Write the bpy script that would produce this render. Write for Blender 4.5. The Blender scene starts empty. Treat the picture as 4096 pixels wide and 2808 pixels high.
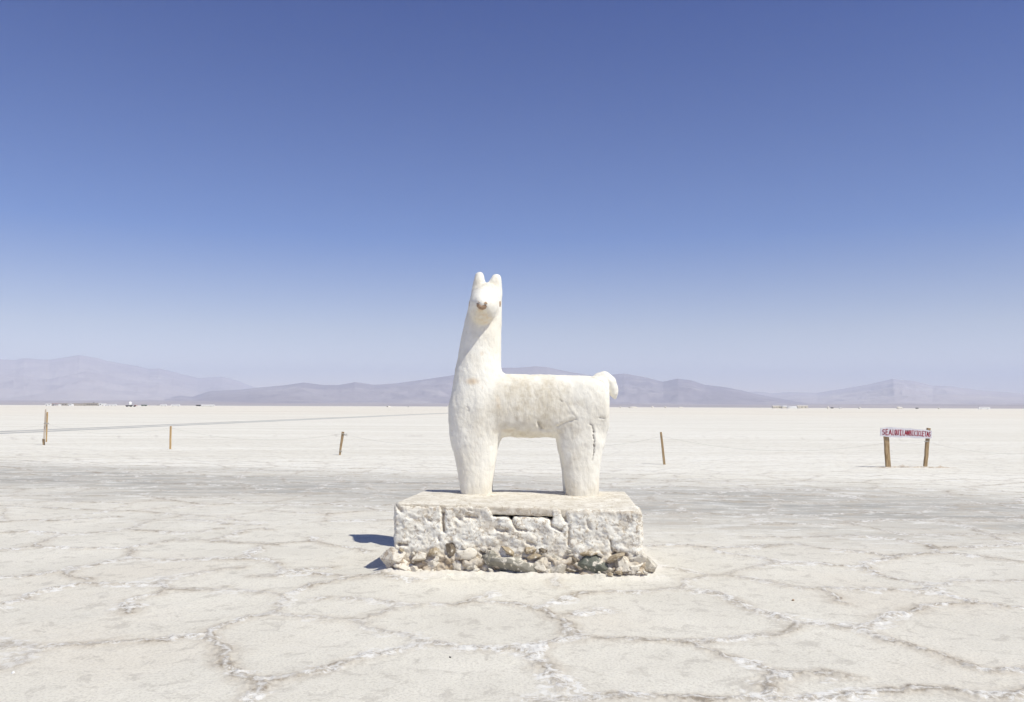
import bpy, math, random
import numpy as np
from mathutils import Vector, Matrix
from mathutils.bvhtree import BVHTree

random.seed(7); rng = np.random.default_rng(7)
SC = bpy.context.scene; COL = SC.collection
F, CX, CY, EYE = 3306.0, 2048.0, 1404.0, 1.6
PITCH = math.atan(222.0/F); ROLL = math.radians(0.21)
fw = Vector((0, math.cos(PITCH), math.sin(PITCH)))
r0 = Vector((1, 0, 0)); u0 = Vector((0, -math.sin(PITCH), math.cos(PITCH)))
rt = r0*math.cos(ROLL) + u0*math.sin(ROLL); up = u0*math.cos(ROLL) - r0*math.sin(ROLL)
CAM = Vector((0, 0, EYE))
def ray(px, py): return fw + rt*((px-CX)/F) - up*((py-CY)/F)
def gnd(px, py, z=0.0):
    d = ray(px, py); return CAM + d*((z-EYE)/d.z)
def pl(px, py, Y):
    d = ray(px, py); return CAM + d*(Y/d.y)

# ------------------------------------------------------------------ noise
_perm = rng.permutation(256).astype(np.int64); _perm = np.concatenate([_perm, _perm, _perm])
_g = rng.normal(size=(256, 3)); _g /= np.linalg.norm(_g, axis=1)[:, None]; _g = _g.astype(np.float32)
def pn(x, y, z):
    x = np.asarray(x, np.float64); y = np.asarray(y, np.float64)+0*x; z = np.asarray(z, np.float64)+0*x
    xi = np.floor(x).astype(np.int64); yi = np.floor(y).astype(np.int64); zi = np.floor(z).astype(np.int64)
    xf = x-xi; yf = y-yi; zf = z-zi
    u = xf*xf*xf*(xf*(xf*6-15)+10); v = yf*yf*yf*(yf*(yf*6-15)+10); w = zf*zf*zf*(zf*(zf*6-15)+10)
    xi &= 255; yi &= 255; zi &= 255
    def G(a, b, c):
        h = _perm[_perm[_perm[(xi+a) & 255]+((yi+b) & 255)]+((zi+c) & 255)]
        g = _g[h]
        return g[..., 0]*(xf-a)+g[..., 1]*(yf-b)+g[..., 2]*(zf-c)
    def L(a, b, t): return a+t*(b-a)
    return 1.6*L(L(L(G(0,0,0), G(1,0,0), u), L(G(0,1,0), G(1,1,0), u), v),
                 L(L(G(0,0,1), G(1,0,1), u), L(G(0,1,1), G(1,1,1), u), v), w)
def fbm(x, y, z, o=4, gain=.5):
    s = 0; a = 1; f = 1; t = 0
    for i in range(o):
        s = s + a*pn(x*f+17.3*i, y*f+5.1*i, z*f+9.7*i); t += a; a *= gain; f *= 2.03
    return s/t
def ss(a, b, x):
    t = np.clip((x-a)/(b-a), 0, 1); return t*t*(3-2*t)

# ------------------------------------------------------------------ objects
def tag(o, label=None, cat=None, group=None, kind=None):
    if label: o['label'] = label
    if cat: o['category'] = cat
    if group: o['group'] = group
    if kind: o['kind'] = kind
    return o
def npmesh(name, V, Q, m, parent=None, smooth=True, mats=None):
    me = bpy.data.meshes.new(name)
    V = np.asarray(V, np.float32)
    k = Q.shape[1]
    me.vertices.add(len(V)); me.vertices.foreach_set('co', V.ravel())
    me.loops.add(Q.size); me.loops.foreach_set('vertex_index', Q.ravel().astype(np.int32))
    me.polygons.add(len(Q)); me.polygons.foreach_set('loop_start', (np.arange(len(Q))*k).astype(np.int32))
    me.polygons.foreach_set('use_smooth', np.full(len(Q), smooth))
    me.update(calc_edges=True); me.validate()
    me.materials.append(m)
    o = bpy.data.objects.new(name, me); COL.objects.link(o)
    if parent: setp(o, parent)
    return o
def setp(o, parent):
    o.parent = parent
    o.matrix_parent_inverse = Matrix.Translation(-Vector(parent.location)) if False else parent.matrix_basis.inverted()
def fattr(o, name, arr):
    a = o.data.attributes.new(name, 'FLOAT', 'POINT'); a.data.foreach_set('value', np.asarray(arr, np.float32).ravel())
def empty(name, loc):
    o = bpy.data.objects.new(name, None); COL.objects.link(o); o.location = loc; o.empty_display_size = .2
    return o
class MB:
    def __init__(s): s.v = []; s.f = []
    def add(s, vs, fs):
        n = len(s.v); s.v += [tuple(v) for v in vs]; s.f += [tuple(i+n for i in f) for f in fs]; return s
    def box(s, c, d, M=None):
        vs = [Vector((x*d[0]/2, y*d[1]/2, z*d[2]/2)) for x in (-1, 1) for y in (-1, 1) for z in (-1, 1)]
        if M: vs = [M @ v for v in vs]
        c = Vector(c)
        return s.add([c+v for v in vs], [(0,1,3,2),(4,6,7,5),(0,4,5,1),(2,3,7,6),(0,2,6,4),(1,5,7,3)])
    def loft(s, rings, cap=True):
        n = len(rings[0]); vs = [p for r in rings for p in r]; fs = []
        for i in range(len(rings)-1):
            for j in range(n):
                a = i*n+j; b = i*n+(j+1) % n; fs.append((a, b, b+n, a+n))
        if cap: fs.append(tuple(reversed(range(n)))); fs.append(tuple((len(rings)-1)*n+j for j in range(n)))
        return s.add(vs, fs)
    def tube(s, pts, rad, n=10):
        pts = [Vector(p) for p in pts]; rings = []
        if not isinstance(rad, (list, tuple)): rad = [rad]*len(pts)
        for i, p in enumerate(pts):
            t = (pts[min(i+1, len(pts)-1)]-pts[max(i-1, 0)]).normalized()
            a = t.orthogonal().normalized() if abs(t.z) > .9 else t.cross(Vector((0,0,1))).normalized()
            b = t.cross(a)
            rings.append([p+(a*math.cos(2*math.pi*j/n)+b*math.sin(2*math.pi*j/n))*rad[i] for j in range(n)])
        return s.loft(rings)
    def build(s, name, m, parent=None, smooth=False, bevel=0):
        me = bpy.data.meshes.new(name); me.from_pydata(s.v, [], s.f); me.update(); me.materials.append(m)
        o = bpy.data.objects.new(name, me); COL.objects.link(o)
        import bmesh
        bm = bmesh.new(); bm.from_mesh(me); bmesh.ops.recalc_face_normals(bm, faces=bm.faces)
        if bevel: bmesh.ops.bevel(bm, geom=list(bm.edges), offset=bevel, segments=2, affect='EDGES')
        bm.to_mesh(me); bm.free()
        if smooth: me.polygons.foreach_set('use_smooth', [True]*len(me.polygons))
        if parent: setp(o, parent)
        return o

# ------------------------------------------------------------------ materials
class NT:
    def __init__(s, name, rough=.9, spec=.2):
        s.m = bpy.data.materials.new(name); s.m.use_nodes = True; s.t = s.m.node_tree
        s.b = s.t.nodes['Principled BSDF']; s.b.inputs['Roughness'].default_value = rough
        s.b.inputs['Specular IOR Level'].default_value = spec
    def n(s, typ, **kw):
        o = s.t.nodes.new(typ)
        for k, v in kw.items(): setattr(o, k, v)
        return o
    def put(s, sock, v):
        if hasattr(v, 'is_linked') or isinstance(v, bpy.types.NodeSocket): s.t.links.new(v, sock)
        else:
            if isinstance(v, (tuple, list)) and len(v) == 3 and sock.type == 'RGBA': v = (*v, 1)
            sock.default_value = v
    def pos(s, scale=None, rot=None, obj=False):
        g = s.n('ShaderNodeTexCoord').outputs['Object'] if obj else s.n('ShaderNodeNewGeometry').outputs['Position']
        if scale or rot:
            mp = s.n('ShaderNodeMapping'); s.put(mp.inputs['Vector'], g)
            if scale: mp.inputs['Scale'].default_value = scale
            if rot: mp.inputs['Rotation'].default_value = rot
            return mp.outputs[0]
        return g
    def noise(s, vec, scale, detail=4, rough=.5, dist=0):
        o = s.n('ShaderNodeTexNoise'); s.put(o.inputs['Vector'], vec)
        o.inputs['Scale'].default_value = scale; o.inputs['Detail'].default_value = detail
        o.inputs['Roughness'].default_value = rough; o.inputs['Distortion'].default_value = dist
        return o.outputs['Fac']
    def vor(s, vec, scale, feature='DISTANCE_TO_EDGE', rnd=1):
        o = s.n('ShaderNodeTexVoronoi', feature=feature); s.put(o.inputs['Vector'], vec)
        o.inputs['Scale'].default_value = scale; o.inputs['Randomness'].default_value = rnd
        return o.outputs['Distance']
    def mr(s, v, a, b, c=0, d=1, smooth=True):
        o = s.n('ShaderNodeMapRange'); o.interpolation_type = 'SMOOTHSTEP' if smooth else 'LINEAR'
        s.put(o.inputs[0], v)
        for i, q in enumerate((a, b, c, d)): s.put(o.inputs[i+1], q)
        return o.outputs[0]
    def ma(s, op, a, b=0.0, c=None):
        o = s.n('ShaderNodeMath', operation=op); s.put(o.inputs[0], a); s.put(o.inputs[1], b)
        if c is not None: s.put(o.inputs[2], c)
        return o.outputs[0]
    def mix(s, f, a, b, mode='MIX'):
        o = s.n('ShaderNodeMix', data_type='RGBA', blend_type=mode)
        s.put(o.inputs['Factor'], f); s.put(o.inputs['A'], a) if False else None
        s.put(o.inputs[6], a); s.put(o.inputs[7], b)
        return o.outputs[2]
    def attr(s, name):
        o = s.n('ShaderNodeAttribute'); o.attribute_name = name; return o.outputs['Fac']
    def col(s, v): s.put(s.b.inputs['Base Color'], v); return s
    def bump(s, h, dist, strength=1.0, prev=None):
        o = s.n('ShaderNodeBump'); s.put(o.inputs['Height'], h); o.inputs['Distance'].default_value = dist
        o.inputs['Strength'].default_value = strength
        if prev: s.put(o.inputs['Normal'], prev)
        s.t.links.new(o.outputs[0], s.b.inputs['Normal']); return o.outputs[0]

def varied(name, c1, c2, scale=20, rough=.85, bump=.002, stretch=None):
    m = NT(name, rough); p = m.pos(obj=True, scale=stretch) if stretch else m.pos(obj=True)
    n = m.noise(p, scale, 5, .6); m.col(m.mix(m.mr(n, .3, .7), c1, c2))
    if bump: m.bump(n, bump)
    return m.m

def ground_mat():
    m = NT('salt_crust', .85, .25); P = m.pos()
    sx = m.n('ShaderNodeSeparateXYZ'); m.put(sx.inputs[0], P)
    X, Y = sx.outputs[0], sx.outputs[1]
    t = m.ma('ADD', Y, m.ma('MULTIPLY', X, .32))
    wob = m.noise(m.pos(scale=(.25, .8, 1), rot=(0, 0, .31)), 1.0, 5, .6)
    t = m.ma('ADD', t, m.ma('MULTIPLY', m.ma('SUBTRACT', wob, .5), 7))
    near = m.mix(m.mr(m.noise(P, .9, 5, .55), .3, .7), (.69, .66, .59), (.77, .74, .665))
    warm = m.mr(m.noise(P, .45, 3), .5, .68)
    near = m.mix(m.ma('MULTIPLY', warm, .5), near, (.68, .625, .54))
    farc = m.mix(m.mr(m.noise(m.pos(scale=(.05, .3, 1)), 1, 5, .6), .35, .65), (.78, .75, .67), (.87, .845, .775))
    streak = m.noise(m.pos(scale=(.35, 1.6, 1), rot=(0, 0, .31)), 1.2, 6, .65)
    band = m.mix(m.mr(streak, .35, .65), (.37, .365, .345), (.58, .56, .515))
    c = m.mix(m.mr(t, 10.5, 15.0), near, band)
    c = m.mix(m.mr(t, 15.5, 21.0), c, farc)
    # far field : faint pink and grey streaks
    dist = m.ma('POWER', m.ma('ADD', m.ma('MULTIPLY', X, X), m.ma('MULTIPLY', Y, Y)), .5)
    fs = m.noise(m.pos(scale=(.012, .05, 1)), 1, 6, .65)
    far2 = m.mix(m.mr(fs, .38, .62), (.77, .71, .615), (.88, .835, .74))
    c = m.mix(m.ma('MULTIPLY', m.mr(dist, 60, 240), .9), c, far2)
    # fine grain
    g1 = m.noise(P, 55, 3, .7); g2 = m.noise(P, 9, 6, .7)
    c = m.mix(m.ma('MULTIPLY', m.mr(g1, .38, .54, 1, 0), .33), c, (.38, .35, .31))
    c = m.mix(m.ma('MULTIPLY', m.mr(g2, .52, .7), .35), c, (.68, .645, .59))
    g3 = m.noise(P, 5, 8, .75, .6)
    c = m.mix(m.ma('MULTIPLY', m.mr(g3, .38, .48, 1, 0), .42), c, (.40, .37, .33))
    fl = m.noise(m.pos(scale=(.7, 2.4, 1), rot=(0, 0, .12)), 2.0, 8, .8, .8)
    c = m.mix(m.ma('MULTIPLY', m.mr(fl, .40, .47, 1, 0), m.ma('MULTIPLY', m.mr(t, 9, 14), m.mr(t, 17, 24, .55, .25))), c, (.50, .43, .345))
    c = m.mix(m.ma('MULTIPLY', m.mr(fl, .54, .60), m.ma('MULTIPLY', m.mr(t, 8, 13), .6)), c, (.84, .83, .80))
    # polygon ridges
    d = m.attr('crack_distance'); s = m.attr('crack_strength')
    nn = m.noise(P, 3.2, 6, .75, .4); n2 = m.noise(P, 11, 5, .7, .3)
    dd = m.ma('ADD', d, m.ma('MULTIPLY', m.ma('SUBTRACT', nn, .5), .16))
    warmth = m.mr(dist, 9, 22, 1, 0)
    tanh = m.ma('MULTIPLY', m.mr(dd, .02, .16, 1, 0), .48)
    c = m.mix(m.ma('MULTIPLY', tanh, s), c, (.47, .41, .34))
    wd = m.mr(dist, 8, 26, .8, 1.5); dirt = m.ma('MULTIPLY', m.mr(m.ma('DIVIDE', m.ma('SUBTRACT', dd, .018), wd), .0, .042, 1, 0), m.mr(n2, .38, .56))
    c = m.mix(m.ma('MULTIPLY', m.ma('MULTIPLY', dirt, .85), s), c, (.27, .225, .175))
    thin = m.ma('MULTIPLY', m.mr(m.ma('DIVIDE', d, wd), .008, .032, 1, 0), m.mr(m.noise(P, 2.6, 5, .7), .38, .56, .25, .8))
    c = m.mix(m.ma('MULTIPLY', thin, s), c, (.34, .29, .23))
    n3 = m.noise(P, 1.7, 5, .65, .5)
    salt = m.ma('MULTIPLY', m.mr(m.ma('ADD', d, m.ma('MULTIPLY', m.ma('SUBTRACT', n3, .48), -.75)), .0, .07, 1, 0), m.mr(m.noise(m.pos(scale=(1, 1.3, 1)), 9, 7, .8, .8), .44, .56))
    salt = m.ma('MULTIPLY', salt, m.mr(d, .10, .30, 1, 0))
    core = m.ma('MULTIPLY', m.mr(d, .0, .03, 1, 0), m.mr(n2, .43, .52)); salt = m.ma('MAXIMUM', salt, m.ma('MULTIPLY', core, .8))
    salt = m.ma('MULTIPLY', salt, m.ma('MULTIPLY', s, .92))
    c = m.mix(salt, c, (.80, .79, .77))
    # skirt of loose salt round the plinth
    sk = m.attr('skirt'); c = m.mix(m.ma('MULTIPLY', m.mr(m.ma('ADD', sk, m.ma('SUBTRACT', n2, .5)), .2, .7), .75), c, (.74, .70, .64))
    # wheel ruts of the far track
    rn = m.ma('MULTIPLY', m.ma('SUBTRACT', m.noise(P, .35, 3), .5), .8)
    ax, ay = gnd(0, 1730)[:2]; bx, by = gnd(1800, 1652)[:2]
    L = math.hypot(bx-ax, by-ay); nx, ny = -(by-ay)/L, (bx-ax)/L
    q = m.ma('ADD', m.ma('MULTIPLY', m.ma('SUBTRACT', X, ax), nx), m.ma('MULTIPLY', m.ma('SUBTRACT', Y, ay), ny))
    q = m.ma('ADD', q, rn)
    r1 = m.mr(m.ma('ABSOLUTE', m.ma('SUBTRACT', q, 1.0)), .3, .95, 1, 0)
    r2 = m.mr(m.ma('ABSOLUTE', m.ma('ADD', q, 1.1)), .3, .95, 1, 0)
    rr = m.ma('MULTIPLY', m.ma('MAXIMUM', r1, r2), m.mr(Y, 300, 190))
    c = m.mix(m.ma('MULTIPLY', rr, .8), c, (.36, .36, .36))
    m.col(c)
    h = m.ma('ADD', m.ma('MULTIPLY', m.noise(P, 28, 5, .75), .6), m.ma('MULTIPLY', g1, .4))
    crumb = m.ma('MULTIPLY', m.noise(P, 38, 5, .8), m.mr(dd, .0, .12, 1, 0))
    b = m.bump(h, .006, .8); b = m.bump(crumb, .009, .6, b)
    m.bump(m.noise(P, 6, 6, .7), .02, .5, b)
    return m.m

def llama_mat():
    m = NT('whitewashed_plaster', .85, .2); P = m.pos(obj=True)
    n = m.noise(P, 3, 6, .6); n2 = m.noise(P, 18, 6, .7, .4); n3 = m.noise(P, 70, 3, .7)
    c = m.mix(m.mr(n, .35, .65), (.85, .81, .715), (.90, .875, .80))
    d = m.attr('dirt')
    c = m.mix(m.ma('MULTIPLY', d, m.mr(n2, .3, .65, .45, 1)), c, (.62, .56, .45))
    c = m.mix(m.ma('MULTIPLY', m.mr(n2, .33, .43, 1, 0), .22), c, (.52, .46, .38))
    c = m.mix(m.attr('tan_stain'), c, (.62, .43, .24))
    c = m.mix(m.attr('crack'), c, (.13, .10, .08))
    m.col(c)
    h = m.ma('ADD', m.ma('MULTIPLY', m.noise(m.pos(obj=True, scale=(1, 1, .45)), 22, 5, .65, .5), 1.0), m.ma('MULTIPLY', n3, .12))
    m.bump(h, .012, .7)
    return m.m

def block_mat(name, c1, c2, dirt, amount):
    m = NT(name, .9, .15); P = m.pos(obj=True)
    n = m.noise(P, 6, 7, .65, .3); n2 = m.noise(P, 26, 6, .75, .6); n3 = m.noise(P, 90, 3, .7)
    c = m.mix(m.mr(n, .35, .65), c1, c2)
    c = m.mix(m.ma('MULTIPLY', m.mr(n2, .36, .50, 1, 0), amount), c, dirt)
    sz = m.n('ShaderNodeSeparateXYZ'); m.put(sz.inputs[0], P)
    wash = m.ma('MULTIPLY', m.mr(m.ma('ADD', sz.outputs[2], m.ma('MULTIPLY', m.ma('SUBTRACT', n, .5), .9)), .08, .42, 1, 0), .6)
    c = m.mix(wash, c, (.70, .62, .50))
    wv = m.n('ShaderNodeVectorMath', operation='ADD'); m.put(wv.inputs[0], P)
    nz = m.n('ShaderNodeTexNoise'); m.put(nz.inputs['Vector'], P); nz.inputs['Scale'].default_value = 7; nz.inputs['Detail'].default_value = 5
    sc_ = m.n('ShaderNodeVectorMath', operation='SCALE'); m.put(sc_.inputs[0], nz.outputs['Color']); sc_.inputs['Scale'].default_value = .22; m.put(wv.inputs[1], sc_.outputs[0])
    vd = m.vor(wv.outputs[0], 7)
    ln = m.ma('MULTIPLY', m.mr(vd, .0, .035, 1, 0), m.mr(m.noise(P, 4, 4), .5, .62))
    c = m.mix(m.ma('MULTIPLY', ln, .75), c, dirt)
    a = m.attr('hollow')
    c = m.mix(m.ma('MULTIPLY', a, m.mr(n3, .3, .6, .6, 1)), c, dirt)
    m.col(c)
    m.bump(m.ma('ADD', n2, m.ma('MULTIPLY', n3, .2)), .010, .8)
    return m.m

def rock_mat(name, c1, c2, white):
    m = NT(name, .85, .2); P = m.pos(obj=True)
    n = m.noise(P, 14, 7, .7, .3); n2 = m.noise(P, 9, 6, .7, .5)
    c = m.mix(m.mr(n, .3, .7), c1, c2)
    c = m.mix(m.mr(n2, .62-white*.35, .68-white*.3), c, (.73, .675, .58))
    nrm = m.n('ShaderNodeNewGeometry').outputs['Normal']; sx = m.n('ShaderNodeSeparateXYZ'); m.put(sx.inputs[0], nrm)
    # salt dust settled on the upward faces
    up_ = m.ma('ADD', sx.outputs[2], m.ma('MULTIPLY', m.ma('SUBTRACT', m.noise(P, 22, 6, .75, .4), .5), 1.6))
    c = m.mix(m.ma('MULTIPLY', m.mr(up_, .95-white*.75, 1.35-white*.75), .85), c, (.80, .765, .69))
    m.col(c); m.bump(m.noise(P, 40, 6, .75, .4), .012, .9); return m.m

def mountain_mat(name, c1, c2, c3):
    m = NT(name, 1.0, 0); P = m.pos()
    n = m.noise(P, .00045, 7, .6, .5); n2 = m.noise(m.pos(scale=(1, 1, 4)), .0012, 6, .6)
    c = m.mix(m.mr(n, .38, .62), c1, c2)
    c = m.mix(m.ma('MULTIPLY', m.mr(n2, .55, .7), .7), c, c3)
    m.col(c); return m.m

M_GROUND = ground_mat(); M_LLAMA = llama_mat()
M_BLOCK = block_mat('flaking_plaster', (.84, .80, .715), (.89, .865, .795), (.42, .33, .23), .8)
M_SLAB = block_mat('worn_concrete', (.66, .61, .52), (.82, .78, .70), (.36, .28, .19), .55)
M_BROWN = varied('brown_clay', (.32, .21, .135), (.46, .33, .23), 60, bump=.006)
M_WOOD = varied('raw_timber', (.24, .16, .085), (.50, .37, .22), 8, stretch=(6, 6, .6))
M_ORANGE = varied('orange_timber', (.40, .26, .12), (.62, .43, .22), 8, stretch=(6, 6, .6))
M_PALE = varied('weathered_timber', (.52, .45, .37), (.68, .60, .50), 8, stretch=(6, 6, .6))
M_BOARD = varied('painted_board', (.62, .60, .64), (.72, .70, .73), 5)
M_RED = varied('red_paint', (.30, .018, .04), (.42, .03, .06), 12, bump=0)
M_STRING = varied('grey_string', (.35, .33, .3), (.45, .43, .4), 20, bump=0)
M_WHITE = varied('white_paint', (.80, .80, .79), (.86, .86, .85), .6, rough=.4, bump=0)
M_DARK = varied('dark_steel', (.03, .035, .035), (.06, .06, .06), 1, bump=0)
M_TYRE = varied('tyre_rubber', (.02, .02, .02), (.035, .035, .035), 3, bump=0)
M_SALTW = varied('salt_brick', (.62, .57, .49), (.72, .68, .60), .5, bump=0)
M_BEIGE = varied('adobe_wall', (.40, .36, .32), (.47, .43, .38), .3, bump=0)
M_GLASS = varied('dark_glass', (.05, .06, .07), (.08, .09, .1), 1, rough=.2, bump=0)
M_REDP = varied('red_plaster', (.32, .16, .14), (.40, .22, .18), 1, bump=0)
M_GREEN = varied('green_metal', (.06, .10, .08), (.10, .14, .10), 1, bump=0)

# ------------------------------------------------------------------ salt flat
def T(ox, oy, s, *lines):
    return [[(ox+x/s, oy+y/s) for x, y in l] for l in lines]
LN = []
LN += T(0, 2050, 2.102,
 [(0,178),(120,165),(240,158),(360,172),(520,192),(430,220),(340,248),(290,275),(310,295)],
 [(0,322),(130,318),(220,300),(310,297),(500,303),(700,308),(1020,305),(1080,315),(1100,350),(1125,380),(1085,402)],
 [(0,548),(150,540),(300,522),(450,510),(570,500),(610,508),(650,470),(760,450),(900,415),(1085,402)],
 [(610,508),(625,540),(680,560),(725,575)],
 [(0,785),(80,760),(180,740),(210,710),(330,670),(430,650),(560,625),(690,602),(850,600),(1050,612),(1240,622),(1330,612),(1400,650)],
 [(1330,612),(1370,570),(1420,550),(1560,530),(1700,510),(1900,480),(2040,470)],
 [(1400,650),(1600,655),(1800,660),(1860,635)], [(1900,655),(2050,660),(2150,680),(2312,695)],
 [(1420,652),(1310,690),(1190,712),(1100,745)], [(1040,770),(1110,800),(1060,860)],
 [(2312,830),(2240,870),(2100,890),(1990,920),(1900,950),(1780,1000),(1720,1040),(1550,1055),(1400,1070),(1200,1080),(960,1090),(830,1110),(600,1135),(380,1150),(290,1165),(200,1190),(170,1250),(80,1300),(0,1340)],
 [(0,1110),(150,1130),(290,1150)],
 [(1720,1040),(1760,1110),(1850,1160),(1940,1220),(1950,1290),(2030,1370),(2100,1430),(2190,1480),(2140,1540),(2060,1590)],
 [(2110,1425),(2312,1400)],
 [(1085,300),(1150,290),(1280,265),(1400,240),(1520,228),(1750,238),(2000,258),(2150,262),(2312,275)],
 [(1150,392),(1300,398),(1550,400),(1800,400),(2080,398),(2200,405),(2312,435)],
 [(2080,398),(2110,350),(2160,310),(2200,280)],
 [(650,190),(800,175),(1000,155),(1100,140),(1170,155),(1350,165),(1480,180),(1640,170),(1780,150),(1900,140)],
 [(1100,140),(1150,110),(1280,78),(1450,68),(1700,72),(1850,88),(1930,105),(2140,108)],
 [(1800,225),(1930,195),(2080,155),(2200,140),(2312,150)], [(2150,545),(2312,535)],
 [(0,85),(200,72),(500,70),(700,60),(1000,40)])
LN += T(1000, 2150, 2.1127,
 [(0,40),(90,55),(300,48),(520,38),(700,75),(880,100),(1000,125)], [(520,38),(545,10),(500,0)],
 [(0,185),(130,200),(260,235),(280,290),(180,320),(0,335)], [(290,295),(420,312),(600,322),(760,345)],
 [(300,290),(480,278),(620,268),(740,250)],
 [(0,462),(130,475),(250,490),(400,460),(520,410),(700,380),(900,350),(1100,335),(1230,318)], [(1100,335),(1440,380)],
 [(250,490),(270,540),(260,600),(200,645),(100,670),(0,685)], [(200,650),(350,655),(500,668),(640,688),(900,700)],
 [(600,520),(800,518),(1000,530),(1150,550),(1300,575),(1450,572),(1600,575),(1750,570),(1880,550),(2100,555),(2300,570)],
 [(1880,550),(1960,505),(2060,470)],
 [(1300,575),(1200,615),(1080,660),(900,700),(960,745),(1150,790),(1300,820),(1450,870),(1550,890),(1700,905),(1850,935),(2000,950),(2150,960),(2324,965)],
 [(1550,890),(1400,920),(1300,955),(1100,990),(960,1005),(850,1045),(720,1085),(600,1115),(450,1150),(280,1190),(100,1225),(40,1230),(0,1220)])
LN += T(2000, 2150, 2.1127,
 [(0,555),(150,570),(280,595),(400,570),(500,535),(620,505),(640,478),(850,462),(1100,460),(1350,440),(1520,430),(1600,385),(1690,330),(1800,318),(1950,300),(2100,270),(2324,210)],
 [(280,595),(380,640),(430,700),(530,720),(580,780),(620,840),(660,860),(550,880),(420,905),(320,940),(200,950),(0,960)],
 [(660,860),(800,860),(950,875),(1100,875),(1350,880),(1500,890),(1640,890),(1800,875),(2000,860),(2200,835),(2324,820)],
 [(310,950),(270,1000),(340,1080),(400,1110),(480,1190),(570,1240),(620,1290)],
 [(1640,890),(1740,945),(1840,975),(1900,1010),(2020,1050),(2150,1090),(2280,1150),(2310,1180),(2230,1240),(2250,1300)],
 [(1520,430),(1700,455),(1830,475),(1920,510),(2000,560),(2100,600),(2220,640),(2324,665)],
 [(1360,262),(1500,278),(1650,305),(1740,320)], [(1870,318),(2050,335),(2200,370),(2324,395)],
 [(1190,90),(1400,72),(1580,68),(1820,100),(2000,95),(2324,75)], [(1820,100),(1850,130),(2000,155),(2200,180),(2324,205)],
 [(560,655),(700,650),(850,635),(950,640)],
 [(330,1385),(500,1370),(800,1370),(1000,1355),(1300,1365),(1600,1370),(2000,1375),(2324,1355)],
 [(480,320),(465,360),(460,430)])
LN += T(3000, 2050, 2.1013,
 [(0,285),(200,280),(420,275),(540,300),(700,320),(850,335),(1050,355),(1180,385),(1300,365),(1450,350),(1600,343),(1750,355),(1930,375),(2100,392),(2300,420)],
 [(1600,343),(1575,315),(1640,298),(1850,300),(2050,285),(2300,275)],
 [(0,375),(130,395),(230,425),(400,435),(600,440),(800,452),(940,462),(1000,435),(1100,405),(1180,385)],
 [(230,425),(130,445),(0,480)],
 [(940,462),(1040,505),(1080,530),(1220,570),(1440,600),(1560,600),(1800,578),(2100,575),(2300,578)],
 [(1440,600),(1540,635),(1540,660),(1400,680),(1200,665),(1050,655),(800,650),(620,640),(400,638),(250,610),(150,580),(0,560)],
 [(1540,670),(1650,705),(1800,745),(2000,775),(2150,800),(2300,820)], [(620,650),(680,680),(720,730),(790,775)],
 [(0,810),(100,845),(230,880),(380,935),(540,945),(700,965),(940,985),(1020,1020),(1200,1090),(1330,1135),(1480,1170),(1640,1210),(1740,1250),(1900,1290),(2050,1340),(2300,1330)],
 [(380,935),(320,985),(200,1025),(0,1055)],
 [(940,985),(930,960),(1050,935),(1200,880),(1350,850),(1450,800),(1600,785),(1810,770),(1850,745)],
 [(0,1275),(100,1310),(220,1380),(130,1430),(130,1500)],
 [(0,1560),(300,1560),(700,1560),(900,1530),(1200,1495),(1500,1490),(1700,1520),(2000,1530),(2300,1490)],
 [(230,1370),(500,1370),(800,1380)],
 [(0,205),(300,210),(600,208),(900,200),(1130,215),(1300,235),(1480,275),(1575,315)],
 [(860,100),(1000,130),(1180,170),(1300,190),(1600,190),(2000,185),(2300,180)],
 [(0,105),(300,100),(600,103),(860,100),(920,80),(1130,60),(1400,70),(1730,90),(2000,80),(2300,50)],
 [(1730,90),(1870,130),(2100,230),(2300,270)])

# plinth footprint (front left, front right, back right, back left)
PFL, PFR, PBR, PBL = Vector((-1.125, 7.98, 0)), Vector((1.225, 7.82, 0)), Vector((1.30, 9.42, 0)), Vector((-.98, 9.42, 0))

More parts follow.
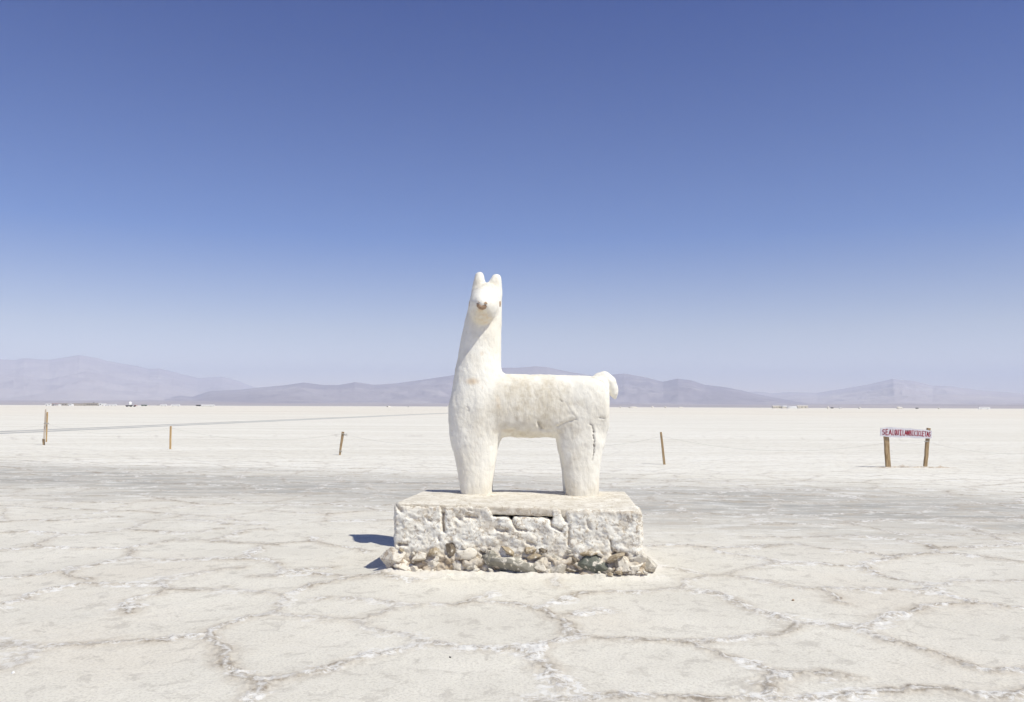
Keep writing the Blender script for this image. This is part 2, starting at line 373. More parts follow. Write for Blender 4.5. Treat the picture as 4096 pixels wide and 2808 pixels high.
def make_ground():
    az_f = np.linspace(-math.radians(39), math.radians(39), 1001)
    az_b = np.linspace(math.radians(39), 2*math.pi-math.radians(39), 90)[1:-1]
    az = np.concatenate([az_f, az_b]); na = len(az)
    r = [.4, .8, 1.4, 2.1, 2.9, 3.5]
    x = 3.9
    while x < 44: r.append(x); x *= 1.0031
    while x < 9000: r.append(x); x *= 1.09
    r = np.array(r); nr = len(r)
    R, A = np.meshgrid(r, az, indexing='ij')
    X = (R*np.sin(A)).ravel(); Y = (R*np.cos(A)).ravel()
    near = (R.ravel() < 48)
    d = np.full(X.shape, 1.0); s = np.ones(X.shape)
    xi, yi = X[near], Y[near]
    zz = np.zeros_like(xi)
    wx = xi+.07*pn(xi*2.2, yi*2.2, zz+3)+.045*pn(xi*7, yi*7, zz+8)+.02*pn(xi*22, yi*22, zz+4)
    wy = yi+.07*pn(xi*2.2, yi*2.2, zz+31)+.045*pn(xi*7, yi*7, zz+38)+.02*pn(xi*22, yi*22, zz+34)
    # traced polygon edges
    dt = np.full(xi.shape, 1.0)
    idx = np.argsort(wy); sy = wy[idx]
    for l in LN:
        P = [gnd(*p) for p in l]
        # carry lines that reach the picture's edge on beyond it
        if l[0][0] < 5: P.insert(0, P[0]+(P[0]-P[1]).normalized()*.8)
        if l[-1][0] > 4085: P.append(P[-1]+(P[-1]-P[-2]).normalized()*.8)
        for a, b in zip(P[:-1], P[1:]):
            lo = np.searchsorted(sy, min(a.y, b.y)-.5); hi = np.searchsorted(sy, max(a.y, b.y)+.5)
            k = idx[lo:hi]; px, py = wx[k], wy[k]
            m = (px > min(a.x, b.x)-.5) & (px < max(a.x, b.x)+.5); k = k[m]; px = px[m]; py = py[m]
            ex, ey = b.x-a.x, b.y-a.y; t = np.clip(((px-a.x)*ex+(py-a.y)*ey)/(ex*ex+ey*ey+1e-9), 0, 1)
            dt[k] = np.minimum(dt[k], np.hypot(px-a.x-t*ex, py-a.y-t*ey))
    # cells for the rest
    S = 1.25
    gx, gy = wx/S, wy/S; ci, cj = np.floor(gx).astype(int), np.floor(gy).astype(int)
    def site(i, j):
        h = (i*73856093 ^ j*19349663) & 0xffff
        return i+.5+.42*np.sin(h*12.9898), j+.5+.42*np.sin(h*78.233+1)
    best = np.full(gx.shape, 9.); bx = np.zeros_like(gx); by = np.zeros_like(gx)
    for i in (-1, 0, 1):
        for j in (-1, 0, 1):
            qx, qy = site(ci+i, cj+j); q = (qx-gx)**2+(qy-gy)**2; m = q < best
            best[m] = q[m]; bx[m] = qx[m]; by[m] = qy[m]
    ed = np.full(gx.shape, 9.)
    for i in (-2, -1, 0, 1, 2):
        for j in (-2, -1, 0, 1, 2):
            qx, qy = site(ci+i, cj+j); ux, uy = qx-bx, qy-by; ul = np.hypot(ux, uy); m = ul > 1e-4
            e = np.where(m, (((qx+bx)/2-gx)*ux+((qy+by)/2-gy)*uy)/np.maximum(ul, 1e-4)+.03*(ux/np.maximum(ul, 1e-4))**2, 9.)
            ed = np.minimum(ed, e)
    ed = ed*S
    rr = np.hypot(xi, yi); aa = np.abs(np.arctan2(xi, yi))
    inframe = (yi < 11.6) & (yi > 4.3) & (aa < math.radians(32.6))
    dd = np.where(inframe, dt, np.minimum(ed, np.where(yi < 13, dt, 9)))
    blend = ss(10.6, 11.6, yi); dd = np.where(inframe, np.minimum(dt, ed+(1-blend)*.5), dd)
    st = .66+.34*ss(-.45, .15, pn(xi*.7, yi*.7, zz+50))
    st = st*np.where(yi > 11, .9, 1)*(1-.72*ss(18, 25, yi+.32*xi))
    sd = np.exp(-(dd/.05)**2)
    rough = fbm(xi*9, yi*9, zz, 4, .65)
    h = .012*sd*(.6+.9*rough)*st
    h += .010*np.exp(-dd/.18)*st
    h += .016*np.exp(-(dd/.10)**2)*np.clip(fbm(xi*16, yi*16, zz+7, 3, .7), -.3, .6)*st
    h += .012*fbm(xi*.5, yi*.5, zz+90, 3)+.0035*fbm(xi*5, yi*5, zz+20, 4, .65)
    # skirt round the plinth
    C = [PFL, PFR, PBR, PBL]; dp = np.full(xi.shape, 9.); ins = np.ones(xi.shape, bool)
    for k in range(4):
        a, b = C[k], C[(k+1) % 4]; ex, ey = b.x-a.x, b.y-a.y
        t = np.clip(((xi-a.x)*ex+(yi-a.y)*ey)/(ex*ex+ey*ey), 0, 1)
        dp = np.minimum(dp, np.hypot(xi-a.x-t*ex, yi-a.y-t*ey)); ins &= (ex*(yi-a.y)-ey*(xi-a.x)) > 0
    dp = np.where(ins, 0, dp)
    dpn = dp+.10*pn(xi*3, yi*3, zz+60)
    h += .035*(1-ss(.02, .24, dpn))*(1+.8*fbm(xi*14, yi*14, zz+66, 3, .6))
    h += .02*(1-ss(.0, .7, dp))
    h *= 1-ss(36, 44, rr)
    h[rr < 3.6] *= .2
    Z = np.zeros(X.shape); Z[near] = h
    d[near] = dd; s[near] = st; s[~near] = 0
    skirt = np.zeros(X.shape); skirt[near] = 1-ss(.02, .30, dp+.12*pn(xi*2.5, yi*2.5, zz+61))
    i0 = np.arange(nr-1)[:, None]*na; j0 = np.arange(na)[None, :]; j1 = (j0+1) % na
    Q = np.stack([i0+j0, i0+j1, i0+na+j1, i0+na+j0], -1).reshape(-1, 4)[:, ::-1]
    V = np.stack([X, Y, Z], 1)
    # centre plug
    c = len(V); V = np.vstack([V, [[0, 0, 0]]])
    jj = np.arange(0, na-2, 2)
    o = npmesh('salt_flat', V, Q, M_GROUND)
    fattr(o, 'crack_distance', np.append(d, 1)); fattr(o, 'crack_strength', np.append(s, 0)); fattr(o, 'skirt', np.append(skirt, 0))
    tag(o, 'cracked white salt flat with raised polygon ridges reaching to the horizon', kind='structure')
make_ground()

# ------------------------------------------------------------------ surface nets
def surface_nets(vol, org, h):
    nx, ny, nz = vol.shape
    ins = vol < 0
    cnt = np.zeros((nx-1, ny-1, nz-1), np.int8)
    for i in (0, 1):
        for j in (0, 1):
            for k in (0, 1): cnt += ins[i:nx-1+i, j:ny-1+j, k:nz-1+k]
    act = np.argwhere((cnt > 0) & (cnt < 8))
    ids = np.full(cnt.shape, -1, np.int64); ids[act[:, 0], act[:, 1], act[:, 2]] = np.arange(len(act))
    acc = np.zeros((len(act), 3)); n = np.zeros(len(act))
    cor = {(i, j, k): vol[act[:, 0]+i, act[:, 1]+j, act[:, 2]+k] for i in (0, 1) for j in (0, 1) for k in (0, 1)}
    for c, v in cor.items():
        for ax in range(3):
            if c[ax]: continue
            e = list(c); e[ax] = 1; w = cor[tuple(e)]; m = (v < 0) != (w < 0)
            t = np.where(m, v/np.where(m, v-w, 1), 0)
            p = np.tile(np.array(c, float), (len(act), 1)); p[:, ax] += t
            acc[m] += p[m]; n[m] += 1
    V = (act+acc/n[:, None])*h+np.array(org)
    Q = []
    for ax in range(3):
        a = [slice(1, -1)]*3; a[ax] = slice(0, -1); b = [slice(1, -1)]*3; b[ax] = slice(1, None)
        s0 = ins[tuple(a)]; s1 = ins[tuple(b)]
        u, v = [(1, 2), (2, 0), (0, 1)][ax]
        for flag, (A_, B_) in ((0, (s0, s1)), (1, (s1, s0))):
            E = np.argwhere(A_ & ~B_)
            off = np.ones(3, int); off[ax] = 0; E = E+off
            def cell(du, dv):
                q = E.copy(); q[:, u] -= du; q[:, v] -= dv; return ids[q[:, 0], q[:, 1], q[:, 2]]
            q = np.stack([cell(1, 1), cell(0, 1), cell(0, 0), cell(1, 0)], 1)
            if flag: q = q[:, ::-1]
            Q.append(q)
    Q = np.vstack(Q); Q = Q[(Q >= 0).all(1)]
    return V, Q
def normals(V, Q):
    n = np.cross(V[Q[:, 2]]-V[Q[:, 0]], V[Q[:, 3]]-V[Q[:, 1]])
    N = np.zeros_like(V)
    for k in range(4): np.add.at(N, Q[:, k], n)
    return N/np.maximum(np.linalg.norm(N, axis=1), 1e-12)[:, None]
def smooth(V, Q, it=2, w=.5):
    for _ in range(it):
        S = np.zeros_like(V); c = np.zeros(len(V))
        for k in range(4):
            for j in (1, 3):
                np.add.at(S, Q[:, k], V[Q[:, (k+j) % 4]]); np.add.at(c, Q[:, k], 1)
        V = V*(1-w)+w*S/c[:, None]
    return V
def smin(a, b, k):
    h = np.clip(.5+.5*(b-a)/k, 0, 1); return b*(1-h)+a*h-k*h*(1-h)

# ------------------------------------------------------------------ llama statue
LY = 9.10
def build_llama():
    hh = .011
    x0, x1, y0, y1, z0, z1 = -.85, 1.28, 8.50, 9.56, .60, 3.16
    gx = np.arange(x0, x1, hh, dtype=np.float32)[:, None, None]
    gy = np.arange(y0, y1, hh, dtype=np.float32)[None, :, None]
    gz = np.arange(z0, z1, hh, dtype=np.float32)[None, None, :]
    def column(rows, cy, plane, p=2.0, cap=.07):
        """rows: (py, left px, right px, half depth) from top to bottom"""
        zs, cx, rx, ry = [], [], [], []
        for py, L, R, d in rows:
            a, b = pl(L, py, plane), pl(R, py, plane)
            zs.append((a.z+b.z)/2); cx.append((a.x+b.x)/2); rx.append((b.x-a.x)/2); ry.append(d)
        o = np.argsort(zs); zs = np.array(zs)[o]; cx = np.array(cx)[o]; rx = np.array(rx)[o]; ry = np.array(ry)[o]
        zz = gz[0, 0]
        C = np.interp(zz, zs, cx).astype(np.float32); A = np.interp(zz, zs, rx).astype(np.float32); B = np.interp(zz, zs, ry).astype(np.float32)
        q = (np.abs((gx-C)/A)**p+np.abs((gy-cy)/B)**p)**(1/p)
        side = (q-1)*np.minimum(A, B)
        capd = np.maximum(gz-zs[-1], zs[0]-gz)
        # rounded cap
        a = side+cap; b = capd+cap
        return (np.minimum(np.maximum(a, b), 0)+np.sqrt(np.maximum(a, 0)**2+np.maximum(b, 0)**2)-cap).astype(np.float32)
    def ell(c, r):
        q = np.sqrt(((gx-c[0])/r[0])**2+((gy-c[1])/r[1])**2+((gz-c[2])/r[2])**2)
        return ((q-1)*min(r)).astype(np.float32)
    def cap_(a, b, ra, rb):
        a = np.array(a); b = np.array(b); ba = b-a
        t = np.clip(((gx-a[0])*ba[0]+(gy-a[1])*ba[1]+(gz-a[2])*ba[2])/(ba@ba), 0, 1)
        return (np.sqrt((gx-a[0]-t*ba[0])**2+(gy-a[1]-t*ba[1])**2+(gz-a[2]-t*ba[2])**2)-(ra+(rb-ra)*t)).astype(np.float32)
    neck = column([(1132,1896,2006,.11),(1178,1883,2008,.145),(1216,1876,2008,.155),(1278,1861,2008,.165),(1343,1846,2006,.175),(1390,1837,2005,.18),
                   (1449,1828,2005,.20),(1500,1818,2005,.225),(1567,1807,2006,.245),(1626,1794,2005,.26),(1685,1797,2004,.255),(1740,1803,1998,.24),(1800,1815,1985,.2)], LY, LY, 2.15, .08)
    # body barrel
    xs, zc, rz = [], [], []
    for px, t, b in [(1900,1530,1745),(1980,1497,1745),(2050,1496,1747),(2123,1498,1750),(2212,1499,1750),(2290,1501,1745),(2350,1503,1735),(2400,1508,1735),(2428,1512,1735)]:
        A_, B_ = pl(px, t, LY), pl(px, b, LY); xs.append(A_.x); zc.append((A_.z+B_.z)/2); rz.append((A_.z-B_.z)/2)
    xx = gx[:, 0, 0]
    ZC = np.interp(xx, xs, zc).astype(np.float32)[:, None, None]; RZ = np.interp(xx, xs, rz).astype(np.float32)[:, None, None]
    q = (np.abs((gy-LY)/.265)**2.5+np.abs((gz-ZC)/RZ)**2.5)**(1/2.5)
    side = (q-1)*.265
    capd = np.maximum(gx-xs[-1], xs[0]-gx); cr = .07
    a = side+cr; b = capd+cr
    body = (np.minimum(np.maximum(a, b), 0)+np.sqrt(np.maximum(a, 0)**2+np.maximum(b, 0)**2)-cr).astype(np.float32)
    f = smin(neck, body, .07)
    haunch = column([(1522,2270,2424,.24),(1591,2262,2429,.255),(1679,2250,2422,.25),(1768,2240,2416,.23),(1800,2245,2412,.2)], LY, LY, 2.4, .08)
    f = smin(f, haunch, .06)
    nl = 9.0; fl = 9.30
    legf = [(1570,1850,1975,.05),(1610,1828,1992,.09),(1660,1810,2001,.12),(1738,1803,2001,.135),(1797,1812,1992,.135),(1880,1830,1979,.13),(1945,1840,1971,.125),(2000,1845,1969,.12)]
    legh = [(1600,2275,2390,.05),(1650,2250,2410,.10),(1700,2236,2418,.125),(1745,2229,2417,.13),(1803,2238,2411,.13),(1827,2245,2407,.13),(1880,2254,2400,.125),(1975,2262,2394,.12),(2000,2262,2394,.12)]
    near_f = column(legf, nl, nl, 2.2, .02); near_h = column(legh, nl, nl, 2.3, .02)
    f = smin(f, near_f, .06); f = smin(f, near_h, .05)
    f = smin(f, column(legf, fl-.02, nl, 2.2, .02), .05); f = smin(f, column([(a_, b_-2, c_, d_) for a_, b_, c_, d_ in legh], fl-.02, nl, 2.3, .02), .05)
    # head
    c = pl(1936, 1222, 9.02); f = smin(f, ell(c, (.165, .25, .200)), .03)
    c = pl(1931, 1220, 8.87); f = smin(f, ell(c, (.118, .20, .118)), .06)
    c = pl(1928, 1252, 8.93); f = smin(f, ell(c, (.110, .15, .105)), .05)
    # ears
    e1 = column([(1086,1910,1929,.035),(1096,1901,1935,.05),(1113,1896,1938,.065),(1126,1893,1942,.075),(1160,1886,1950,.09),(1190,1884,1950,.09)], LY+.01, LY, 2.1, .03)
    e2 = column([(1095,1975,1997,.035),(1104,1967,2003,.05),(1116,1961,2007,.065),(1128,1954,2008,.075),(1160,1946,2009,.09),(1190,1946,2009,.09)], LY+.01, LY, 2.1, .03)
    f = smin(f, np.minimum(e1, e2), .012)
    # tail
    tp = [(2394,1512,22),(2416,1511,25),(2438,1529,26),(2450,1552,22),(2455,1572,18),(2459,1588,9),(2462,1594,4)]
    k = LY/F
    tl = None
    for (ax_, ay_, ar), (bx_, by_, br) in zip(tp[:-1], tp[1:]):
        q = cap_(pl(ax_, ay_, LY), pl(bx_, by_, LY), ar*k, br*k); tl = q if tl is None else smin(tl, q, .012)
    f = smin(f, tl, .006)
    f = np.maximum(f, .62-gz)
    V, Q = surface_nets(f, (x0, y0, z0), hh)
    V = smooth(V, Q, 3, .5)
    N = normals(V, Q)
    x, y, z = V.T
    dsp = .010*fbm(x*3.2, y*3.2, z*2.4, 3)+.006*fbm(x*9, y*9, z*6+4, 3, .6)-.004*np.abs(fbm(x*13, y*13, z*7, 2))+.0025*fbm(x*28, y*28, z*20, 2)
    # knobbly underside of the belly
    un = ss(-.3, -.8, N[:, 2])*(np.abs(x-.2) < .6)
    dsp += un*.012*fbm(x*14, y*14, z*14, 2)
    # screen independent tracing of cracks: lines laid on the near flank
    def P3(c): return [pl(1740+u/1.695, 1060+v/1.695, 8.86) for u, v in c]
    def ldist(c):
        P = P3(c); dd = np.full(len(V), 9.)
        for A_, B_ in zip(P[:-1], P[1:]):
            ex, ez = B_.x-A_.x, B_.z-A_.z; t = np.clip(((x-A_.x)*ex+(z-A_.z)*ez)/(ex*ex+ez*ez), 0, 1)
            dd = np.minimum(dd, np.hypot(x-A_.x-t*ex, z-A_.z-t*ez))
        return np.where(y < 9.02, dd+.006*pn(x*40, z*40, y*0), 9)
    crack = np.zeros(len(V))
    def groove(c, w, depth, dark):
        nonlocal dsp, crack
        g = np.exp(-(ldist(c)/w)**2); dsp = dsp-depth*g; crack = np.maximum(crack, dark*ss(.35, .9, g))
    groove([(1076,1130),(1072,1160),(1078,1178)], .006, .015, .8); groove([(1082,1195),(1078,1215),(1080,1235)], .007, .016, .9); groove([(1078,1255),(1080,1270),(1076,1290)], .006, .014, .7); groove([(1078,1178),(1082,1195)], .006, .01, .4); groove([(1080,1235),(1078,1255)], .006, .01, .4)
    groove([(1068,752),(1090,768),(1122,780),(1150,800),(1163,835),(1168,862)], .007, .009, .18)
    groove([(1050,1080),(1066,1088),(1076,1130)], .009, .012, .5)
    groove([(1076,1290),(1068,1330)], .007, .008, .35)
    groove([(880,920),(900,960),(930,1000),(958,1035)], .006, .004, .12)
    groove([(830,1100),(850,1085),(880,1072),(925,1055),(958,1045)], .009, .010, .2)
    groove([(700,1070),(712,1095),(722,1112)], .018, .025, .35)
    groove([(270,72),(300,76),(334,78)], .006, .006, .6)
    groove([(408,88),(430,96),(450,105)], .006, .006, .4)
    groove([(845,915),(860,925)], .008, .01, .5)
    groove([(215,960),(230,975),(225,990)], .007, .007, .25)
    groove([(1120,1035),(1145,1040)], .01, .012, .3)
    # plaster lip over the thigh crack
    lip = np.exp(-(ldist([(840,1072),(870,1052),(910,1035),(950,1020),(925,985)])/.03)**2); dsp += .010*lip
    lip = np.exp(-(ldist([(690,1095),(682,1080),(692,1068)])/.012)**2); dsp += .012*lip
    V = V+N*dsp[:, None]
    def blob(u, v, ru, rv, ymax=9.05):
        c = pl(1740+u/1.695, 1060+v/1.695, 8.9); return np.where(y < ymax, np.exp(-(((x-c.x)/(ru/1.695*.00269))**2+((z-c.z)/(rv/1.695*.00269))**2)**1.5), 0)
    fn = fbm(x*7, y*7, z*7, 4, .6)
    dirt = .95*blob(690, 930, 260, 180)+.35*blob(640, 790, 280, 60)+.45*blob(900, 1130, 80, 60)+.45*blob(410, 990, 60, 110)+.5*blob(620, 1130, 250, 50)+.75*blob(300, 115, 55, 45)+.75*blob(410, 115, 55, 45)
    dirt += .5*ss(.80, .66, z); dirt += .25*blob(980, 1350, 90, 250)+.35*blob(900, 1500, 60, 80)
    dirt = np.clip(dirt*(1+1.5*fn)+.25*ss(.1, .5, fn), 0, 1)
    tan = .55*blob(255, 790, 45, 22)+.3*blob(318, 600, 14, 16)+.45*blob(323, 833, 5, 10)+.3*blob(430, 935, 18, 40)+.15*blob(470, 1125, 70, 12)
    tan += .5*blob(290, 320, 35, 14, 8.9)*ss(-.2, .3, fn)+.55*blob(340, 370, 60, 28, 8.95)*ss(-.3, .2, fn)
    tan = np.clip(tan*(1+1.2*fn), 0, .7)
    dirt = np.clip(dirt+.75*blob(315, 350, 80, 50, 9.0), 0, 1)
    return V, Q, dirt, tan, crack

V, Q, dirt, tan, crack = build_llama()
statue = empty('llama_statue', (.35, LY, .66))
tag(statue, 'whitewashed plaster llama statue with brown nose standing on the stone plinth', 'statue')
base = pl(1948, 1160, LY)
cz = V[Q].mean(1)
# split off ears and tail so each is a mesh of its own
tl = pl(2424, 1506, LY)
is_ear_l = (cz[:, 2] > pl(1948, 1133, LY).z) & (cz[:, 0] < pl(1948, 1133, LY).x)
is_ear_r = (cz[:, 2] > pl(1948, 1133, LY).z) & ~is_ear_l
ta, tb = pl(2376, 1500, LY), pl(2431, 1572, LY)   # line between rump and tail
is_tail = ((tb.x-ta.x)*(cz[:, 2]-ta.z)-(tb.z-ta.z)*(cz[:, 0]-ta.x) > 0) & (cz[:, 2] > pl(2440, 1606, LY).z) & (cz[:, 0] > .85) & (np.abs(cz[:, 1]-LY) < .12)
LN_ALL = normals(V, Q)
def sub(name, mask):
    q = Q[mask]; u, inv = np.unique(q, return_inverse=True)
    o = npmesh(name, V[u], inv.reshape(-1, 4), M_LLAMA, statue)
    for nm, ar in (('dirt', dirt), ('tan_stain', tan), ('crack', crack)): fattr(o, nm, ar[u])
    o.data.normals_split_custom_set_from_vertices(LN_ALL[u].tolist())
    return o
body = sub('body', ~(is_ear_l | is_ear_r | is_tail)); sub('ear', is_ear_l); sub('ear', is_ear_r); sub('tail', is_tail)
bvh = BVHTree.FromPolygons([tuple(v) for v in V], [tuple(int(i) for i in q) for q in Q])
def hit(px, py):
    d = ray(px, py).normalized(); return bvh.ray_cast(CAM, d)[:2]
# brown horseshoe nose
mb = MB(); pts = []
for p in [(1916,1208),(1912,1215),(1914,1223),(1920,1229),(1928,1232),(1936,1230),(1941,1223),(1943,1215),(1940,1208)]:
    h_, n_ = hit(*p); pts.append(h_-n_*.009)
mb.tube(pts, [.019,.024,.027,.027,.028,.027,.025,.024,.018], 10)
h_, n_ = hit(1929, 1226); 
nose = mb.build('nose', M_BROWN, statue, True)
for px in (1999, 1881):
    h_, n_ = hit(px, 1215)
    if px < 1900: n_ = Vector((-.97, -.22, 0)).normalized(); h_ = h_+Vector((-.006, .05, 0))
    if px > 1900: n_ = Vector((.93, -.37, 0)).normalized(); h_ = h_+Vector((.0, .01, 0))
    t_ = n_.cross(Vector((0, 0, 1))).normalized(); b_ = Vector((0, 0, 1)); mb = MB(); rings = []
    for i in range(7):
        a = -math.pi/2+math.pi*(i+.3)/6.6
        rings.append([h_+n_*(.010*math.sin(a))+t_*(.023*math.cos(a)*math.cos(j*math.pi/8))+b_*(.037*math.cos(a)*math.sin(j*math.pi/8)) for j in range(16)])
    mb.loft(rings).build('eye', M_BROWN, statue, True)

# ------------------------------------------------------------------ plinth
plinth = empty('stone_plinth', (.1, 8.7, 0))
tag(plinth, 'rough whitewashed stone plinth with rubble base carrying the llama statue', 'plinth')
def quadcoord(gx, gy):
    """signed distance to the footprint edges: front, right, back, left (positive outside)"""
    C = [PFL, PFR, PBR, PBL]; out = []
    for k in range(4):
        a, b = C[k], C[(k+1) % 4]; e = (b-a).normalized(); out.append((gx-a.x)*e.y-(gy-a.y)*e.x)
    return out
def build_block():
    hh = .0105
    x0, x1, y0, y1, z0, z1 = -1.35, 1.5, 7.68, 9.6, -.06, .72
    gx = np.arange(x0, x1, hh)[:, None, None]; gy = np.arange(y0, y1, hh)[None, :, None]; gz = np.arange(z0, z1, hh)[None, None, :]
    sh = (gx.shape[0], gy.shape[1], gz.shape[2])
    fr, ri, ba, le = quadcoord(gx, gy)
    # mortar bed is a little proud at the bottom
    zt = .645+.012*gx*0-(gx+1.1)*.012+(gy-8)*.01*np.sign(gx)
    low = ss(.22, .12, gz)
    side = np.maximum(np.maximum(fr, ri), np.maximum(ba, le))
    # rounded vertical corners
    k = .10
    def rmax(a, b, r): return np.maximum(np.maximum(a, b), -r)*0+np.minimum(np.maximum(a+r, b+r), 0)+np.sqrt(np.maximum(a+r, 0)**2+np.maximum(b+r, 0)**2)-r
    side = rmax(np.maximum(fr, ba), np.maximum(ri, le), .05)
    # the central cap face is bare: plaster stops lower there
    xa, xb = pl(1955, 2050, 7.9).x, pl(2205, 2050, 7.9).x
    mid = ss(xa-.02, xa+.05, gx)*ss(xb+.01, xb-.01, gx)
    zlim = np.where(fr > -.35, zt+.002-.091*mid, zt-.03)
    f = rmax(side, gz-zlim, .02)
    f = f*1.0-.034*low*ss(.0, .03, gz+.03)-.008
    return gx, gy, gz, f, (x0, y0, z0), hh
gx, gy, gz, f, org, hh = build_block()
f = np.broadcast_to(f, (gx.shape[0], gy.shape[1], gz.shape[2]))
Vb, Qb = surface_nets(f, org, hh)
Vb = smooth(Vb, Qb, 2, .5); Nb = normals(Vb, Qb)
x, y, z = Vb.T
n1 = fbm(x*1.6, y*1.6, z*2.0, 3); n2 = fbm(x*6, y*6, z*8+3, 4, .6)
n3 = fbm(x*6.5+.9*n2, y*6.5, z*9+11, 5, .6)
# flaking layers: plaster breaks off in steps
lay = .009*ss(-.02, .01, n3)+.007*ss(.14, .165, n3)+.008*ss(-.22, -.19, n3)+.006*ss(.30, .32, n3)
def worley(px, py, pz):
    ci, cj, ck = np.floor(px).astype(int), np.floor(py).astype(int), np.floor(pz).astype(int)
    f1 = np.full(px.shape, 9.); f2 = np.full(px.shape, 9.); hv = np.zeros(px.shape)
    for a in (-1, 0, 1):
        for b in (-1, 0, 1):
            for c in (-1, 0, 1):
                h = ((ci+a)*73856093 ^ (cj+b)*19349663 ^ (ck+c)*83492791) & 0xffff
                q = np.sqrt((ci+a+.5+.45*np.sin(h*1.71)-px)**2+(cj+b+.5+.45*np.sin(h*2.93)-py)**2+(ck+c+.5+.45*np.sin(h*4.17)-pz)**2)
                m = q < f1; f2 = np.where(m, f1, np.minimum(f2, q)); hv = np.where(m, np.sin(h*7.7), hv); f1 = np.minimum(f1, q)
    return f1, f2, hv
rub = ss(.26, .14, z+.05*n2)
w1, w2, wh = worley(x*5.6+.7*n2, y*6, z*8+.6*n2); wl = np.clip((w2-w1)*2.2, 0, 1)
v1, v2, vh = worley(x*26+n2, y*26, z*30)
crum = ss(.05, .35, fbm(x*2.5+9, y*2.5, z*3.5, 3))
dsp = .010*n1+.004*n2+.7*lay-.008+.005*fbm(x*24, y*24, z*28, 4, .7)-.007*crum*(v1-.3)
dsp = dsp*(1-.2*rub)+rub*(.04*wl**.5-.026+.02*wh+.020*fbm(x*13, y*13, z*15, 4, .7)-.016*(v1-.3))
hollow = np.clip(ss(-.16, -.30, n3)*.4+rub*(1-wl)**2*.9+rub*.28, 0, 1)
ztop = .645-(x+1.1)*.012
fringe = ss(.045, .005, ztop-z+.03*n2)*(np.abs(Nb[:, 2]) < .8)
hollow = np.clip(hollow+fringe*(.35+.8*n3), 0, 1)
def fline(c):
    P = [pl(1500+u/1.937, 1930+v/1.937, 7.9) for u, v in c]; dd = np.full(len(x), 9.)
    for A_, B_ in zip(P[:-1], P[1:]):
        ex, ez = B_.x-A_.x, B_.z-A_.z; t = np.clip(((x-A_.x)*ex+(z-A_.z)*ez)/(ex*ex+ez*ez), 0, 1)
        dd = np.minimum(dd, np.hypot(x-A_.x-t*ex, z-A_.z-t*ez))
    return np.where(y < 8.15, np.abs(dd+.008*pn(x*35, z*35, y*0)), 9)
for c, w, dep, dk in [([(515,180),(525,240),(520,300),(530,380)], .016, .05, .8), ([(1050,250),(1070,320),(1100,360),(1170,370)], .014, .035, .5),
                      ([(1365,180),(1360,250),(1362,330),(1440,370)], .013, .035, .5), ([(1465,170),(1455,230),(1475,290)], .018, .05, .6),
                      ([(940,365),(1020,375)], .02, .035, .4), ([(490,420),(495,460)], .01, .02, .4), ([(700,268),(780,275)], .018, .03, .4),
                      ([(170,490),(235,492)], .014, .05, .7), ([(1500,330),(1500,390),(1495,480)], .012, .025, .4), ([(1820,440),(1830,520),(1860,545)], .01, .03, .6),
                      ([(1840,548),(1900,545),(1940,550)], .014, .05, .8), ([(630,270),(660,290)], .02, .03, .4), ([(1180,460),(1230,475)], .02, .03, .4),
                      ([(400,290),(430,310)], .012, .02, .4), ([(165,200),(190,225)], .02, .03, .5), ([(820,540),(850,560),(880,530)], .014, .05, .8),
                      ([(590,490),(600,540)], .02, .04, .5), ([(1640,290),(1660,350)], .014, .02, .3), ([(720,215),(760,222),(765,200)], .01, .02, .5)]:
    g = np.exp(-(fline(c)/w)**2); dsp -= dep*g; hollow = np.clip(np.maximum(hollow, dk*ss(.3, .9, g)), 0, 1)
Vb = Vb+Nb*dsp[:, None]
blk = npmesh('block', Vb, Qb, M_BLOCK, plinth); fattr(blk, 'hollow', hollow)
# cap slab
hs = .0105
def slab():
    x0, x1, y0, y1, z0, z1 = -1.3, 1.5, 7.7, 9.6, .48, .74
    gx = np.arange(x0, x1, hs)[:, None, None]; gy = np.arange(y0, y1, hs)[None, :, None]; gz = np.arange(z0, z1, hs)[None, None, :]
    fr, ri, ba, le = quadcoord(gx, gy)
    zt = .657-(gx-.1)*.013+(gy-8.7)*.012*gx
    def rmax(a, b, r): return np.minimum(np.maximum(a+r, b+r), 0)+np.sqrt(np.maximum(a+r, 0)**2+np.maximum(b+r, 0)**2)-r
    s = rmax(np.maximum(fr, ba), np.maximum(ri, le), .06)+.008
    f = rmax(s, gz-zt, .03); f = np.maximum(f, zt-.085-gz)
    V, Q = surface_nets(np.broadcast_to(f, (gx.shape[0], gy.shape[1], gz.shape[2])), (x0, y0, z0), hs)
    V = smooth(V, Q, 1, .5); N = normals(V, Q); x, y, z = V.T
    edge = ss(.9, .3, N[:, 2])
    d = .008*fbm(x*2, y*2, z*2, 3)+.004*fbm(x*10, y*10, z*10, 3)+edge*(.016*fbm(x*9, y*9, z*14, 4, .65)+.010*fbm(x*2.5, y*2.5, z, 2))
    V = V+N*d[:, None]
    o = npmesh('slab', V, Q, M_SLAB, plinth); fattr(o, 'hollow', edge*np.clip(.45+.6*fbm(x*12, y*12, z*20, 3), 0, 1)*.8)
    o['label'] = 'flat cap slab with a dark rough broken edge'
    return o
slab()
